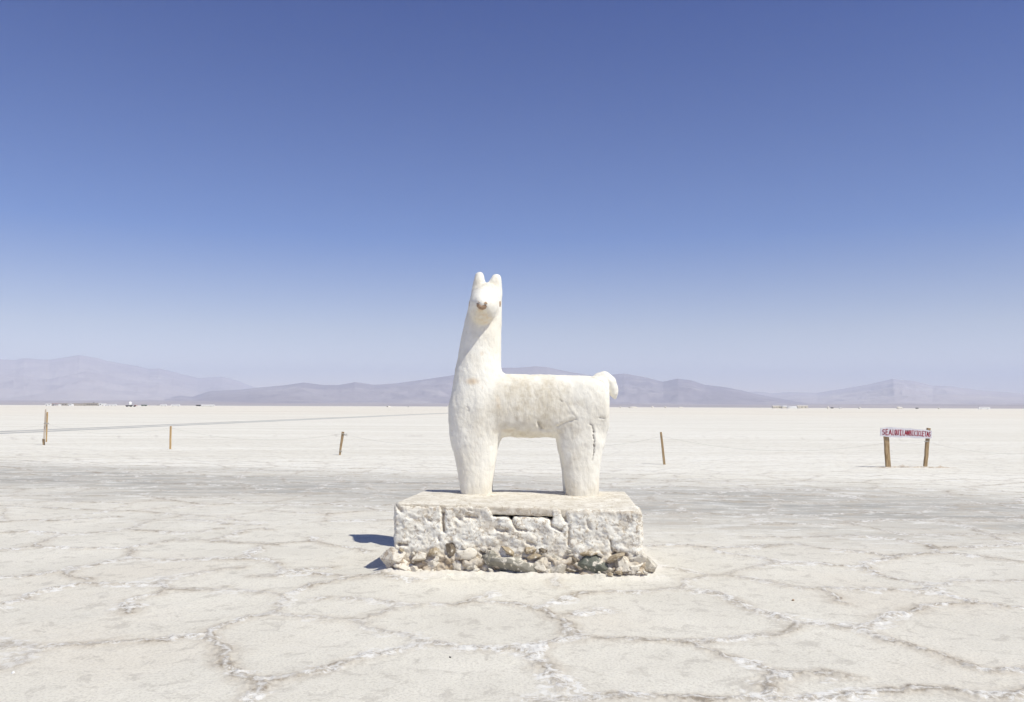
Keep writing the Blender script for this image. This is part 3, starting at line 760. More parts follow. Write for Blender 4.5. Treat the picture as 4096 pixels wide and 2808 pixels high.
# rubble stones
ROCK = {'g': rock_mat('grey_stone', (.24, .225, .19), (.34, .32, .27), .25), 'G': rock_mat('green_grey_stone', (.13, .14, .115), (.22, .225, .19), .25),
        'p': rock_mat('pink_brown_stone', (.44, .36, .28), (.58, .50, .41), .55), 't': rock_mat('tan_stone', (.34, .27, .18), (.46, .38, .27), .2),
        'w': rock_mat('whitewashed_stone', (.42, .37, .30), (.54, .48, .40), .6), 'd': rock_mat('dark_brown_stone', (.14, .11, .08), (.24, .20, .15), .15),
        'l': rock_mat('light_grey_stone', (.46, .42, .35), (.56, .52, .45), .4)}
import bmesh
def stone(c, r, rot, mat, seed, parent=plinth, name='stone', flat=7, sub=4):
    bm = bmesh.new(); bmesh.ops.create_icosphere(bm, subdivisions=sub, radius=1)
    rs = random.Random(seed); P = np.array([v.co[:] for v in bm.verts])
    for k in range(flat+6):
        n = np.array([rs.gauss(0, 1), rs.gauss(0, 1), rs.gauss(0, 1)]); n /= np.linalg.norm(n); d = rs.uniform(.5, .8)
        ex = P@n-d; P = P-np.outer(np.clip(ex, 0, None)*.97, n)
    P = P/np.abs(P).max(0)
    P = P*(1+.10*fbm(P[:, 0]*1.6+seed, P[:, 1]*1.6, P[:, 2]*1.6, 5, .65)-.05*np.abs(pn(P[:, 0]*3+seed, P[:, 1]*3, P[:, 2]*3)))[:, None]
    P = P*np.array(r); cr, sr = math.cos(rot), math.sin(rot)
    X_ = P[:, 0]*cr-P[:, 2]*sr; Z_ = P[:, 0]*sr+P[:, 2]*cr
    for v, a_, b_, c_ in zip(bm.verts, X_, P[:, 1], Z_): v.co = (a_, b_, c_)
    me = bpy.data.meshes.new(name); bm.to_mesh(me); bm.free(); me.polygons.foreach_set('use_smooth', [True]*len(me.polygons))
    me.materials.append(mat); o = bpy.data.objects.new(name, me); o.location = c; COL.objects.link(o)
    if parent: setp(o, parent)
    return o
ST = [(1578,2226,50,32,0,'p',.12,-.02,'pink brown boulder jutting out at the left corner'), (1612,2266,42,26,-.15,'p',.10,-.05,'smaller pink brown lump under the corner boulder'),
      (1680,2228,30,17,.1,'p',.08,-.03,None), (1735,2206,27,13,.6,'t',.07,-.04,'tilted tan flagstone'), (1738,2262,52,30,.1,'w',.10,.02,None), (1655,2276,20,13,0,'p',.05,-.06,None),
      (1862,2220,42,30,0,'w',.10,.02,None), (1800,2200,20,22,0,'d',.06,.0,None), (1830,2262,36,28,.0,'w',.09,.03,None), (1898,2268,38,26,0,'l',.09,-.01,None),
      (2048,2258,100,36,-.22,'g',.13,-.05,'large grey stone in the middle of the rubble base'), (1968,2232,30,34,.5,'g',.10,-.03,None),
      (2032,2202,26,11,-.5,'t',.06,-.03,None), (2118,2202,23,11,-.12,'t',.06,-.03,None), (2134,2226,29,9,.2,'t',.06,-.06,None), (2172,2202,24,11,-.2,'d',.06,-.02,None),
      (2232,2254,56,42,-.15,'l',.11,-.01,'rounded pale grey stone beside the dark one'), (2168,2270,34,20,-.5,'w',.08,-.03,None),
      (2368,2254,62,36,-.1,'G',.13,-.06,'dark green grey stone low on the right'), (2355,2214,36,13,.0,'t',.07,-.03,None), (2464,2229,32,9,.38,'t',.06,-.07,'slanted tan flagstone under the plaster'),
      (2297,2240,9,16,0,'d',.05,-.01,None), (2500,2262,44,34,.3,'w',.10,-.02,None), (2545,2236,34,36,0,'w',.12,.0,None), (2538,2276,36,20,.5,'w',.08,-.06,None),
      (2596,2258,30,26,-.5,'l',.11,.12,'pale stone leaning out at the right corner'), (2478,2293,15,8,0,'t',.03,-.16,None), (2442,2299,10,7,0,'t',.025,-.18,None),
      (2424,2262,12,26,.1,'d',.05,.0,None), (2290,2282,30,8,0,'d',.05,-.01,None)]
for i, (px, py, w, h_, rot, mt, ry, dy, lb) in enumerate(ST):
    fy = PFL.y+(PFR.y-PFL.y)*np.clip(((px-CX)*8/F-PFL.x)/(PFR.x-PFL.x), 0, 1)
    Yc = fy+dy*.6+ry*.45-.035; c = pl(px, py, Yc); k = Yc/F
    o = stone(c+Vector((0, .018, 0)), (w*k*1.22, ry, h_*k*1.25), rot, ROCK[mt], 11+i, sub=5)
    if lb: o['label'] = lb

rs = random.Random(41)
for i in range(46):
    px = rs.uniform(1560, 2630); py = rs.choice([rs.uniform(2186, 2230), rs.uniform(2230, 2292), rs.uniform(2280, 2300)]); r = rs.uniform(5, 13)
    Yc = PFL.y+(PFR.y-PFL.y)*np.clip(((px-CX)*8/F-PFL.x)/(PFR.x-PFL.x), 0, 1)-.02-.05*(py > 2270); k = Yc/F
    stone(pl(px, py, Yc), (r*k*rs.uniform(.9, 1.5), r*k, r*k*rs.uniform(.6, 1)), rs.uniform(-.6, .6), ROCK[rs.choice('wwwwllpt')], 200+i, sub=3)

# ------------------------------------------------------------------ small stones lying on the salt
for px, py, r, mt, lb in [(3172,2404,.013,M_BROWN,'tiny dark red pebble on the bare salt right of the plinth'), (52,2696,.013,M_WHITE,'tiny white pebble on the salt in the lower left corner'),
                          (345,2319,.009,M_DARK,'tiny black pebble beside a salt ridge left of the plinth'), (1801,2632,.008,M_DARK,'tiny dark pebble on the salt in front of the plinth')]:
    g = gnd(px, py); o = stone(g+Vector((0, 0, r*.6)), (r, r, r*.75), 0, mt, int(px), parent=None, name='pebble', sub=2)
    tag(o, lb, 'pebble', 'pebbles scattered on the salt')

# ------------------------------------------------------------------ stakes
def stake(name, parent, mat, b, t, wb, wt, dep=.03, n=7, seed=0, slant=0):
    """weathered sawn timber from b to t"""
    b = Vector(b); t = Vector(t); rs = random.Random(seed); rings = []
    ax = (t-b).normalized(); sx = Vector((1, 0, 0)); sx = (sx-ax*sx.dot(ax)).normalized(); sy = ax.cross(sx)
    for i in range(n):
        u = i/(n-1); p = b.lerp(t, u)+sx*rs.uniform(-.05, .05)*wb; w = (wb+(wt-wb)*u)/2; d = dep/2
        ch = min(w, d)*.3
        rg = [(-w, -d+ch), (-w+ch, -d), (w-ch, -d), (w, -d+ch), (w, d-ch), (w-ch, d), (-w+ch, d), (-w, d-ch)]
        e = slant if i == n-1 else 0
        rings.append([p+sx*x_+sy*y_+ax*(e*x_) for x_, y_ in rg])
    return MB().loft(rings).build(name, mat, parent)
GRP = 'wooden stakes in a line across the salt flat'
g = gnd(681, 1797); s1 = empty('wooden_stake', g); tag(s1, 'short straight wooden stake between the tied pair and the tilted stake', 'stake', GRP)
stake('shaft', s1, M_ORANGE, g-Vector((0, 0, .1)), pl(683, 1705, g.y), .062, .060, .05, seed=1)
g = gnd(1360, 1820); s2 = empty('wooden_stake', g); tag(s2, 'wooden stake leaning right with a knot of string, left of the llama', 'stake', GRP)
stake('shaft', s2, M_WOOD, g-Vector((.02, 0, .1)), pl(1372, 1727, g.y), .055, .085, .05, seed=2)
k_ = pl(1381, 1738, g.y-.04); MB().tube([k_+Vector((-.1, 0, .03)), k_, k_+Vector((.05, 0, .02)), k_+Vector((.06, 0, -.05)), k_+Vector((0, 0, -.03)), k_+Vector((-.05, 0, .0))], .012, 6).build('string_knot', M_STRING, s2)
k_ = pl(1362, 1806, g.y-.04); MB().tube([k_+Vector((-.05, 0, .02)), k_+Vector((.05, 0, .0))], .014, 6).build('string_knot', M_STRING, s2)
g = gnd(2656, 1858); s3 = empty('wooden_stake', g); tag(s3, 'thin wooden stake leaning left, standing between the llama and the sign', 'stake', GRP)
stake('shaft', s3, M_WOOD, g-Vector((-.02, 0, .1)), pl(2644, 1728, g.y), .065, .055, .05, seed=3)
# tied pair
g = gnd(175, 1780); s4 = empty('wooden_stake', g); tag(s4, 'tall pair of tied wooden stakes on a short stub, far left', 'stake', GRP)
stake('stub', s4, M_WOOD, g-Vector((-.02, 0, .1)), pl(174, 1755, g.y), .07, .085, .06, seed=4)
a = stake('pale_slat', s4, M_PALE, pl(176, 1756, g.y-.07), pl(183, 1637, g.y-.07), .055, .06, .03, seed=5); a['label'] = 'pale weathered slat, upper end bare'
a = stake('orange_slat', s4, M_ORANGE, pl(185, 1768, g.y-.11), pl(189.5, 1648, g.y-.11), .05, .055, .03, seed=6, slant=.1); a['label'] = 'orange timber slat'
k_ = pl(185, 1694, g.y-.16); MB().tube([k_+Vector((-.09, 0, -.01)), k_+Vector((-.02, 0, .03)), k_+Vector((.05, 0, -.02)), k_+Vector((.1, 0, .02))], .02, 6).build('string_knot', M_STRING, s4)
# the string slung between them
tops = [gnd(-260, 1792)+Vector((0, 0, .9)), pl(181, 1694, 32.8), pl(682, 1711, 30.0), pl(1370, 1736, 27.0), pl(2030, 1742, 24.4), pl(2646, 1745, 23.0), pl(3545, 1771, 21.8), pl(3703, 1766, 21.8), gnd(4400, 1880)+Vector((0, 0, .7))]
pts = []
for a, b in zip(tops[:-1], tops[1:]):
    nseg = 16; sag = .30 if (b-a).length > 3 else .03
    for i in range(nseg):
        u = i/nseg; pts.append(a.lerp(b, u)-Vector((0, 0, 4*sag*u*(1-u))))
pts.append(tops[-1])
o = MB().tube(pts, .002, 6).build('string', M_STRING)
tag(o, 'thin grey string sagging from stake to stake across the salt', 'string')

# ------------------------------------------------------------------ sign
SY = gnd(3553, 1870).y; gl = gnd(3553, 1870); gr = gnd(3697, 1872); gr = Vector((pl(3698, 1872, SY).x, SY, 0))
sign = empty('wooden_sign', gl.lerp(gr, .5)); tag(sign, 'white board sign with red hand painted letters on two timber posts', 'sign')
def post(pb, pt, w, seed):
    b = pl(*pb, SY); t = pl(*pt, SY); return stake('post', sign, M_WOOD, b-Vector((0, 0, .12)), t, w, w, .07, 9, seed)
post((3553,1868), (3543,1722), .13, 21); post((3699,1871), (3714,1712), .093, 22)
BY = SY-.065
top = [(3522,1712),(3532,1711),(3545,1709),(3562,1708),(3580,1709),(3600,1711),(3620,1714),(3640,1713),(3655,1715),(3670,1717),(3690,1718),(3705,1719),(3718,1722),(3727,1723)]
bot = [(3521,1744),(3532,1745),(3545,1747),(3562,1749),(3580,1749.5),(3600,1750),(3620,1750),(3640,1750.5),(3655,1752),(3670,1753),(3690,1753),(3705,1753.5),(3718,1754),(3726,1752)]
rings = []
for (ax_, ay_), (bx_, by_) in zip(top, bot):
    A_, B_ = pl(ax_, ay_, BY), pl(bx_, by_, BY); e = Vector((0, .012, 0))
    rings.append([A_-e, A_+e, B_+e, B_-e])
board = MB().loft(rings).build('board', M_BOARD, sign)
G = {'S': [[(.95,.92),(.5,1),(.1,.8),(.15,.6),(.85,.4),(.9,.15),(.5,0),(.05,.06)]], 'E': [[(.95,1),(.15,1),(.1,.0),(.95,.0)], [(.12,.5),(.8,.55)]],
     'A': [[(.0,0),(.5,1),(1,0)], [(.22,.35),(.8,.35)]], 'L': [[(.2,1),(.2,0),(.95,.02)]], 'Q': [[(.5,1),(.12,.8),(.12,.25),(.5,.05),(.88,.25),(.88,.8),(.5,1)], [(.5,.25),(.95,-.08)]],
     'U': [[(.1,1),(.12,.2),(.5,0),(.88,.2),(.9,1)]], 'I': [[(.5,1),(.5,0)], [(.15,1),(.85,1)], [(.15,0),(.85,0)]], 'N': [[(.1,0),(.1,1),(.9,0),(.9,1)]],
     'B': [[(.1,0),(.1,1),(.75,.9),(.75,.6),(.1,.5),(.9,.4),(.9,.1),(.1,0)]], 'C': [[(.9,.95),(.35,.95),(.1,.6),(.1,.35),(.35,.03),(.9,.05)]],
     'T': [[(.5,0),(.5,1)], [(.0,1),(1,.96)]]}
C4 = 2324/360.
def sp(u, v): return (3440+u/C4, 1660+v/C4)
# centre u of each letter, its width, top v and bottom v in the enlarged sign
LET = [('S',612,62,375,500),('E',693,58,370,512),('A',782,70,380,515),('L',862,40,378,515),('Q',915,42,380,515),('U',978,54,382,512),('I',1050,54,390,520),('L',1122,44,390,522),
       ('A',1185,58,398,525),('N',1245,50,398,525),('B',1310,46,400,527),('I',1365,48,405,527),('C',1425,40,410,532),('I',1478,42,412,535),('C',1530,40,415,538),('L',1582,36,418,540),
       ('E',1632,44,420,545),('T',1692,46,428,550),('A',1748,50,435,553),('S',1800,34,440,553)]
mb = MB()
for ch, cu, w, t0, b0 in LET:
    for st in G[ch]:
        P = [pl(*sp(cu-w/2+x_*w, b0+(t0-b0)*y_), BY-.0145) for x_, y_ in st]
        wd = .0095 if w < 50 else .0115
        for a, b in zip(P[:-1], P[1:]):
            e = (b-a); L_ = e.length; e.normalize(); nrm = Vector((-e.z, 0, e.x)); a2 = a-e*wd*.6; b2 = b+e*wd*.6
            d = Vector((0, .0015, 0))
            mb.loft([[a2+nrm*wd*.8-d, a2-nrm*wd*.8-d, a2-nrm*wd*.8+d, a2+nrm*wd*.8+d], [b2+nrm*wd-d, b2-nrm*wd-d, b2-nrm*wd+d, b2+nrm*wd+d]])
mb.build('lettering', M_RED, board)
MB().tube([pl(3698,1766,SY-.05), pl(3714,1765,SY-.05)], .014, 6).build('string_knot', M_STRING, sign)
# ridge of turned up salt at the foot of the sign
rs = random.Random(3); mb = MB(); n = 46; R_ = []
for i in range(n):
    u = i/(n-1); p = pl(3420+u*340, 0, SY); p.z = 0; p.y = SY-.04+.05*math.sin(u*23)
    hgt = (.012+.028*rs.random())*math.sin(math.pi*u)**.5+.002+.05*math.exp(-((u-.40)/.03)**2)+.04*math.exp(-((u-.82)/.03)**2)
    w = .05+.05*rs.random()
    R_.append([p+Vector((0, -w, -.02)), p+Vector((0, -w*.5, hgt*.7)), p+Vector((0, 0, hgt)), p+Vector((0, w*.4, hgt*.5)), p+Vector((0, w, -.02))])
mb.loft(R_); tag(mb.build('salt_ridge', varied('turned_salt', (.42, .34, .26), (.70, .66, .60), 12, bump=.01), None, True), 'low crumbly ridge of brown salt at the foot of the red lettered sign', 'ridge')

# ------------------------------------------------------------------ far things on the salt
def at(px, D): p = ray(px, 1626); return Vector((p.x/p.y*D, D, 0))
def building(px0, px1, hgt, D, wall, label, roof='flat', windows=0, dep=7, cat='building', group=None, roofm=None, name='low_building'):
    a, b = at(px0, D), at(px1, D); c = (a+b)/2; w = b.x-a.x; e = empty(name, c); tag(e, label, cat, group)
    MB().box((c.x, D+dep/2, hgt/2-.1), (w, dep, hgt+.2)).build('wall', wall, e)
    rm = roofm or wall
    if roof == 'flat': MB().box((c.x, D+dep/2, hgt+.15), (w+.5, dep+.5, .3)).build('roof', rm, e, bevel=.06)
    elif roof == 'gable':
        R = [[Vector((x_, D-.3, hgt)), Vector((x_, D+dep/2, hgt+1.3)), Vector((x_, D+dep+.3, hgt))] for x_ in (a.x-.3, b.x+.3)]
        MB().loft(R).build('roof', rm, e)
    else:
        R = [[Vector((x_, D+dep/2-math.cos(t)*dep/2*1.02, hgt-.1+math.sin(t)*1.5)) for t in [math.pi*j/8 for j in range(9)]] for x_ in (a.x-.1, b.x+.1)]
        MB().loft(R).build('roof', rm, e, True)
    MB().box((a.x+w*.12, D-.03, 1.05), (1.0, .1, 2.1)).build('door', M_DARK if windows else M_BEIGE, e)
    for i in range(windows):
        x_ = a.x+w*(.22+.72*(i+.5)/windows); MB().box((x_, D-.03, hgt*.55), (min(2.2, w/windows*.55), .1, hgt*.3)).build('window', M_GLASS, e)
    return e
def vehicle(px0, px1, hgt, D, label, kind='bus', cat='bus', body=M_WHITE, dark_left=0, group=None):
    a, b = at(px0, D), at(px1, D); c = (a+b)/2; w = b.x-a.x; e = empty({'bus': 'parked_bus', 'van': 'parked_van', 'truck': 'parked_truck', 'car': 'parked_car'}[kind], c); tag(e, label, cat, group)
    W = 2.3; y0 = D+W/2
    rings = []
    for x_, k in ((a.x, .86), (a.x+.25, 1), (b.x-.5, 1), (b.x, .80)):
        h = (hgt-.5)*k; rings.append([Vector((x_, y0-W/2, .5)), Vector((x_, y0-W/2*.98, .5+h*.8)), Vector((x_, y0-W/2*.85, .5+h)), Vector((x_, y0+W/2*.85, .5+h)), Vector((x_, y0+W/2*.98, .5+h*.8)), Vector((x_, y0+W/2, .5))])
    if kind == 'truck':
        xs = a.x+dark_left
        MB().box(((xs+b.x)/2, y0, hgt*.58), (b.x-xs, W, hgt*.72)).build('cargo_box', M_WHITE, e, bevel=.08)
        MB().box(((a.x+xs)/2, y0, hgt*.45), (xs-a.x-.3, W*.95, hgt*.6)).build('cab', M_DARK, e, bevel=.25)
        MB().box((c.x, y0, .6), (w*.97, W*.6, .3)).build('chassis', M_DARK, e)
    else:
        MB().loft(rings).build('body', body, e)
        MB().box((c.x-.1, y0-W/2-.005, .5+(hgt-.5)*.6), (w*.8, .06, (hgt-.5)*.12)).build('window', M_GLASS, e)
    for x_ in (a.x+w*.18, b.x-w*.2):
        for yy in (y0-W/2+.1, y0+W/2-.1):
            MB().tube([(x_, yy-.12, .45), (x_, yy+.12, .45)], .45, 14).build('wheel', M_TYRE, e)
    return e
D0 = 1500
GB = 'low settlement buildings on the far left horizon'; GV = 'white vehicles parked on the far left horizon'
building(182, 207, 3.4, D0, M_WHITE, 'leftmost small white building on the far horizon', windows=1, group=GB)
e = building(212, 226, 2.6, D0, M_WHITE, 'open shelter with dark overhanging roof and white walls on the left horizon', windows=1, group=GB, name='shelter')
a, b = at(210, D0), at(228, D0); MB().box(((a.x+b.x)/2, D0+3, 4.0), (b.x-a.x+1, 9, .6)).build('canopy', M_REDP, e, bevel=.1)
for x_ in (a.x+1, b.x-1): MB().tube([(x_, D0-1.2, 0), (x_, D0-1.2, 4)], .15, 8).build('post', M_REDP, e)
building(230, 236, 2.4, D0, M_WHITE, 'tiny white hut between the dark roofed shelter and beige building', group=GB, name='hut')
building(239, 270, 4.2, D0+40, M_BEIGE, 'plain beige building right of the dark roofed shelter on the horizon', windows=2, group=GB)
building(271, 287, 3.2, D0, M_WHITE, 'white low building between two beige ones on the left horizon', windows=1, group=GB)
building(288, 330, 4.2, D0+60, M_BEIGE, 'beige block at the left end of the long windowed building', windows=0, group=GB)
building(331, 392, 5.0, D0+40, M_BEIGE, 'long beige building with a row of dark windows on the left horizon', windows=5, group=GB)
t_ = at(375, D0+44); e = empty('water_tank', t_+Vector((0, 0, 5.3))); tag(e, 'small dark water tank on the roof of the long windowed building', 'water tank')
MB().tube([t_+Vector((0, 0, 5.3)), t_+Vector((0, 0, 6.6))], .75, 14).build('barrel', M_DARK, e); MB().tube([t_+Vector((0, 0, 6.6)), t_+Vector((0, 0, 6.9))], [.6, .2], 14).build('lid', M_DARK, e)
building(394, 406, 4.8, D0-20, M_WHITE, 'tall white cube building right of the long beige building', windows=1, group=GB)
building(411, 417, 4.0, D0-20, M_WHITE, 'narrow white hut between the white cube building and the van', group=GB, name='hut')
vehicle(419, 436, 2.6, D0-30, 'white van parked left of the white bus on the far left horizon', 'van', 'van', group=GV)
vehicle(441, 464, 3.0, D0-30, 'white bus parked between the van and the trailer tank', 'bus', 'bus', group=GV)
vehicle(537, 543, 2.0, D0-200, 'small dark red car right of the trailer tank', 'car', 'car', M_REDP)
p = at(548, D0-200); 
def person(px, D, hgt, mat, label):
    p = at(px, D); k = hgt/1.75
    me = bpy.data.meshes.new('person'); VS = [(0,0,.95),(0,0,1.2),(0,0,1.42),(0,0,1.5),(0,-.01,1.62),(.1,0,.9),(.13,.02,.5),(.14,0,.06),(.14,-.16,.03),(-.1,0,.9),(-.12,-.02,.5),(-.14,.05,.06),(-.14,-.1,.03),(.2,0,1.4),(.27,.02,1.12),(.26,-.08,.88),(-.2,0,1.4),(-.27,.02,1.12),(-.26,-.08,.88)]
    ED = [(0,1),(1,2),(2,3),(3,4),(0,5),(5,6),(6,7),(7,8),(0,9),(9,10),(10,11),(11,12),(2,13),(13,14),(14,15),(2,16),(16,17),(17,18)]
    RD = [.15,.15,.16,.06,.11,.1,.075,.05,.04,.1,.075,.05,.04,.065,.05,.04,.065,.05,.04]
    me.from_pydata([tuple(c*k for c in v) for v in VS], ED, []); me.materials.append(mat)
    o = bpy.data.objects.new('person', me); COL.objects.link(o); o.location = p
    md = o.modifiers.new('skin', 'SKIN'); 
    for v, r in zip(me.skin_vertices[0].data, RD): v.radius = (r*k, r*k)
    me.skin_vertices[0].data[0].use_root = True
    o.modifiers.new('sub', 'SUBSURF').levels = 1
    tag(o, label, 'person'); return o
person(549, 1150, 1.9, M_REDP, 'person in dull red clothes standing right of the small dark car')
vehicle(564, 586, 2.3, D0-100, 'dark green pickup parked alone right of the standing person', 'car', 'car', M_GREEN)
person(598, 1200, 1.8, M_ORANGE, 'person in orange standing between the green pickup and the towed white van')
e = vehicle(641, 665, 3.0, D0-60, 'white van with a long dark drawbar on the left horizon', 'van', 'van', group=GV)
a, b = at(624, D0-60), at(641, D0-60); MB().box(((a.x+b.x)/2, D0-59, 1.3), (b.x-a.x, .3, .3)).build('drawbar', M_DARK, e)
vehicle(684, 719, 3.0, D0-60, 'plain white bus without a drawbar, left of the box truck', 'bus', 'bus', group=GV)
vehicle(783, 857, 3.2, D0-60, 'long white box truck with dark cab, nearest the statue', 'truck', 'truck', dark_left=9, group=GV)
# tank on a dark trailer, nearer
D1 = 820; a, b = at(503, D1), at(530, D1); c = (a+b)/2; e = empty('tank_trailer', c); tag(e, 'white domed tank standing on a dark flatbed trailer on the salt', 'trailer')
MB().box((c.x, D1, 1.15), (b.x-a.x, 2.3, .45)).build('flatbed', M_DARK, e, bevel=.05)
MB().box((c.x+.8, D1, .7), ((b.x-a.x)*.62, 1.2, .6)).build('chassis', M_DARK, e)
d = at(520.5, D1); R_ = []
for z_, r_ in ((1.38,1.3),(2.2,1.45),(3.6,1.5),(4.3,1.35),(4.8,.95),(5.05,.4)): R_.append([Vector((d.x+r_*math.cos(t), D1+r_*math.sin(t), z_)) for t in [math.pi*2*j/20 for j in range(20)]])
MB().loft(R_).build('tank', M_WHITE, e, True)
for x_ in (a.x+1.2, c.x+1.5, at(538, D1).x):
    MB().tube([(x_, D1-1.15, .6), (x_, D1-.85, .6)], .62, 16).build('wheel', M_TYRE, e); MB().tube([(x_, D1+.85, .6), (x_, D1+1.15, .6)], .62, 16).build('wheel', M_TYRE, e)
MB().tube([(b.x-.2, D1, 1.1), (at(538, D1).x, D1, .75)], .12, 8).build('drawbar', M_DARK, e)
person(1633, 900, 1.75, M_DARK, 'person in dark clothes standing far off left of the llama')
# right hand side
GR = 'pale salt brick buildings on the right horizon'
building(3092, 3127, 3.6, D0, M_SALTW, 'long grey beige building at the left end of the right hand settlement', 'gable', 2, group=GR)
building(3128, 3149, 3.4, D0-10, M_SALTW, 'short round roofed building second from left in the right hand settlement', 'round', 0, group=GR, roofm=M_WHITE)
building(3151, 3188, 2.2, D0-20, M_WHITE, 'low long white shed in the right hand settlement', 'round', 0, group=GR, name='shed')
building(3191, 3232, 4.0, D0, M_SALTW, 'largest pale gabled building at the right end of the settlement', 'gable', 2, group=GR)
vehicle(3916, 3960, 3.6, D0-100, 'white bus parked alone on the right horizon', 'bus', 'bus')
M_HEAP = varied('heaped_salt', (.62, .58, .51), (.76, .73, .67), .8, bump=.1)
def heap(px0, px1, hgt, D, label, seed):
    a, b = at(px0, D), at(px1, D); c = (a+b)/2
    o = stone(c+Vector((0, 0, hgt*.15)), ((b.x-a.x)/2, (b.x-a.x)/2.6, hgt), 0, M_HEAP, seed, None, 'salt_heap', sub=3); tag(o, label, 'salt heap', 'heaps of raw salt along the horizon')
for i, (p0, p1, h_, lb) in enumerate([(1545,1568,1.9,'low flat salt heap left of the person near the statue'), (1786,1794,2.6,'tiny salt heap just left of the llama chest on the horizon'), (2478,2488,2.3,'small salt heap just right of the llama hind leg'),
      (2508,2552,2.2,'long low salt heap right of the llama hind leg'), (2606,2616,2.6,'tiny pointed salt heap above the thin leaning stake'), (2656,2668,2.2,'small salt heap right of the thin leaning stake'),
      (2712,2734,2.0,'flat salt heap between the thin stake and the settlement'), (3307,3317,3.2,'small peaked salt heap right of the settlement'), (3434,3448,2.2,'low salt heap left of the sign'),
      (3580,3609,4.2,'largest beige salt heap, above the sign'), (3750,3760,2.4,'tiny salt heap between the sign and the bus')]):
    heap(p0, p1, h_, 1350+20*i, lb, 60+i)
for px, lb in [(3329,'small dark car right of the peaked salt heap'), (3362,'small white car between the salt heap and the sign'), (3669,'small dark car right of the sign on the horizon')]:
    vehicle(px-5, px+5, 2.1, D0+100, lb, 'car', 'car', M_WHITE if 'white' in lb else M_DARK, group='cars far off on the right')

# ------------------------------------------------------------------ mountains
def ridge_table(pts):
    az, te = [], []
    for px, py in pts:
        d = ray(px, py); az.append(math.atan2(d.x, d.y)); te.append(d.z/math.hypot(d.x, d.y))
    return np.array(az), np.array(te)
A = [(-900,1560),(-500,1500),(-200,1450),(0,1437),(66,1439),(97,1432),(154,1437),(198,1439),(264,1428),(317,1420),(388,1431),(423,1442),(485,1453),(551,1464),(595,1476),(639,1473),(705,1490),(793,1512),(890,1506),(947,1521),(1013,1547),(1200,1585),(1500,1625),(1800,1640)]
B = [(430,1640),(560,1624),(617,1609),(661,1591),(722,1582),(771,1587),(837,1565),(903,1561),(969,1558),(1024,1551),(1128,1542),(1216,1530),(1295,1540),(1357,1540),(1419,1528),(1498,1539),(1586,1533),(1692,1519),(1798,1503),(1900,1488),(2006,1471),(2070,1471),(2141,1465),(2188,1468),(2241,1480),(2300,1491),(2371,1502),(2442,1499),(2496,1494),(2584,1509),(2652,1527),(2711,1514),(2760,1520),(2819,1539),(2897,1548),(2960,1560),(3034,1578),(3150,1600),(3400,1632),(3700,1640)]
Cc = [(2500,1640),(2700,1590),(2850,1572),(3034,1566),(3093,1573),(3162,1568),(3270,1571),(3377,1554),(3475,1537),(3573,1515),(3661,1525),(3730,1542),(3798,1544),(3926,1561),(4096,1574),(4400,1582),(4900,1600)]
def rangeobj(name, pts, R0, wf, wb, mat, label, seed):
    az, te = ridge_table(pts)
    a = np.linspace(az[0], az[-1], 1200); n = 90
    u = np.concatenate([np.linspace(-1, 0, 64), np.linspace(0, 1, 26)[1:]])
    Aa, U = np.meshgrid(a, u)
    # the crest wanders in distance
    Rc = R0*(1+.05*np.sin(Aa*9+seed)); R = Rc+np.where(U < 0, U*wf, U*wb)
    X = R*np.sin(Aa); Y = R*np.cos(Aa)
    crest = np.interp(Aa, az, te)*Rc+EYE
    crest = crest+R0*.00035*fbm(Aa*90, Aa*0, Aa*0+seed, 4, .6)
    prof = np.where(U < 0, (1-np.abs(U))**1.35, np.clip(1-U, 0, 1))
    nz = fbm(X/2600, Y/2600, X*0+seed, 6, .55); rid = 1-np.abs(fbm(X/1500+3, Y/2100, X*0+seed+9, 5, .55))*2.2
    amp = np.where(U < 0, np.sin(np.pi*np.clip(-U, 0, 1))**.8, 0)
    Z = np.maximum(crest, -5)*prof*(1+0*amp)+np.maximum(crest, 0)*amp*((.13*nz+.10*(rid-.6)) if seed == 3.0 else (.24*nz+.17*(rid-.6)))
    Z = np.minimum(Z, (crest-1.6)*np.clip(R/Rc, 0, 1)*.985+1.6+np.where(np.abs(U) < .03, crest*.02, 0))
    V = np.stack([X, Y, Z], -1).reshape(-1, 3); m, k = Aa.shape
    i0 = (np.arange(m-1)*k)[:, None]; j0 = np.arange(k-1)[None]
    Qm = np.stack([i0+j0, i0+j0+1, i0+j0+k+1, i0+j0+k], -1).reshape(-1, 4)
    o = npmesh(name, V, Qm, mat); tag(o, label, kind='structure'); return o
MA = mountain_mat('far_rock_hazed', (.44, .40, .415), (.49, .445, .45), (.55, .51, .50))  # rock paled towards lilac: part of the distance haze is in the colour
MBm = mountain_mat('hill_rock_hazed', (.30, .27, .30), (.37, .335, .355), (.46, .42, .42))  # mauve rock colour also carries some painted haze
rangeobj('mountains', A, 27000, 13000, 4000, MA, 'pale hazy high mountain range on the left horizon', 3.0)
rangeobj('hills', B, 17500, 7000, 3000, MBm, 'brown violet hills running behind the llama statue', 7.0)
rangeobj('hills', Cc, 22500, 11000, 3500, MA, 'hazy lilac hills behind the sign on the right', 12.0)
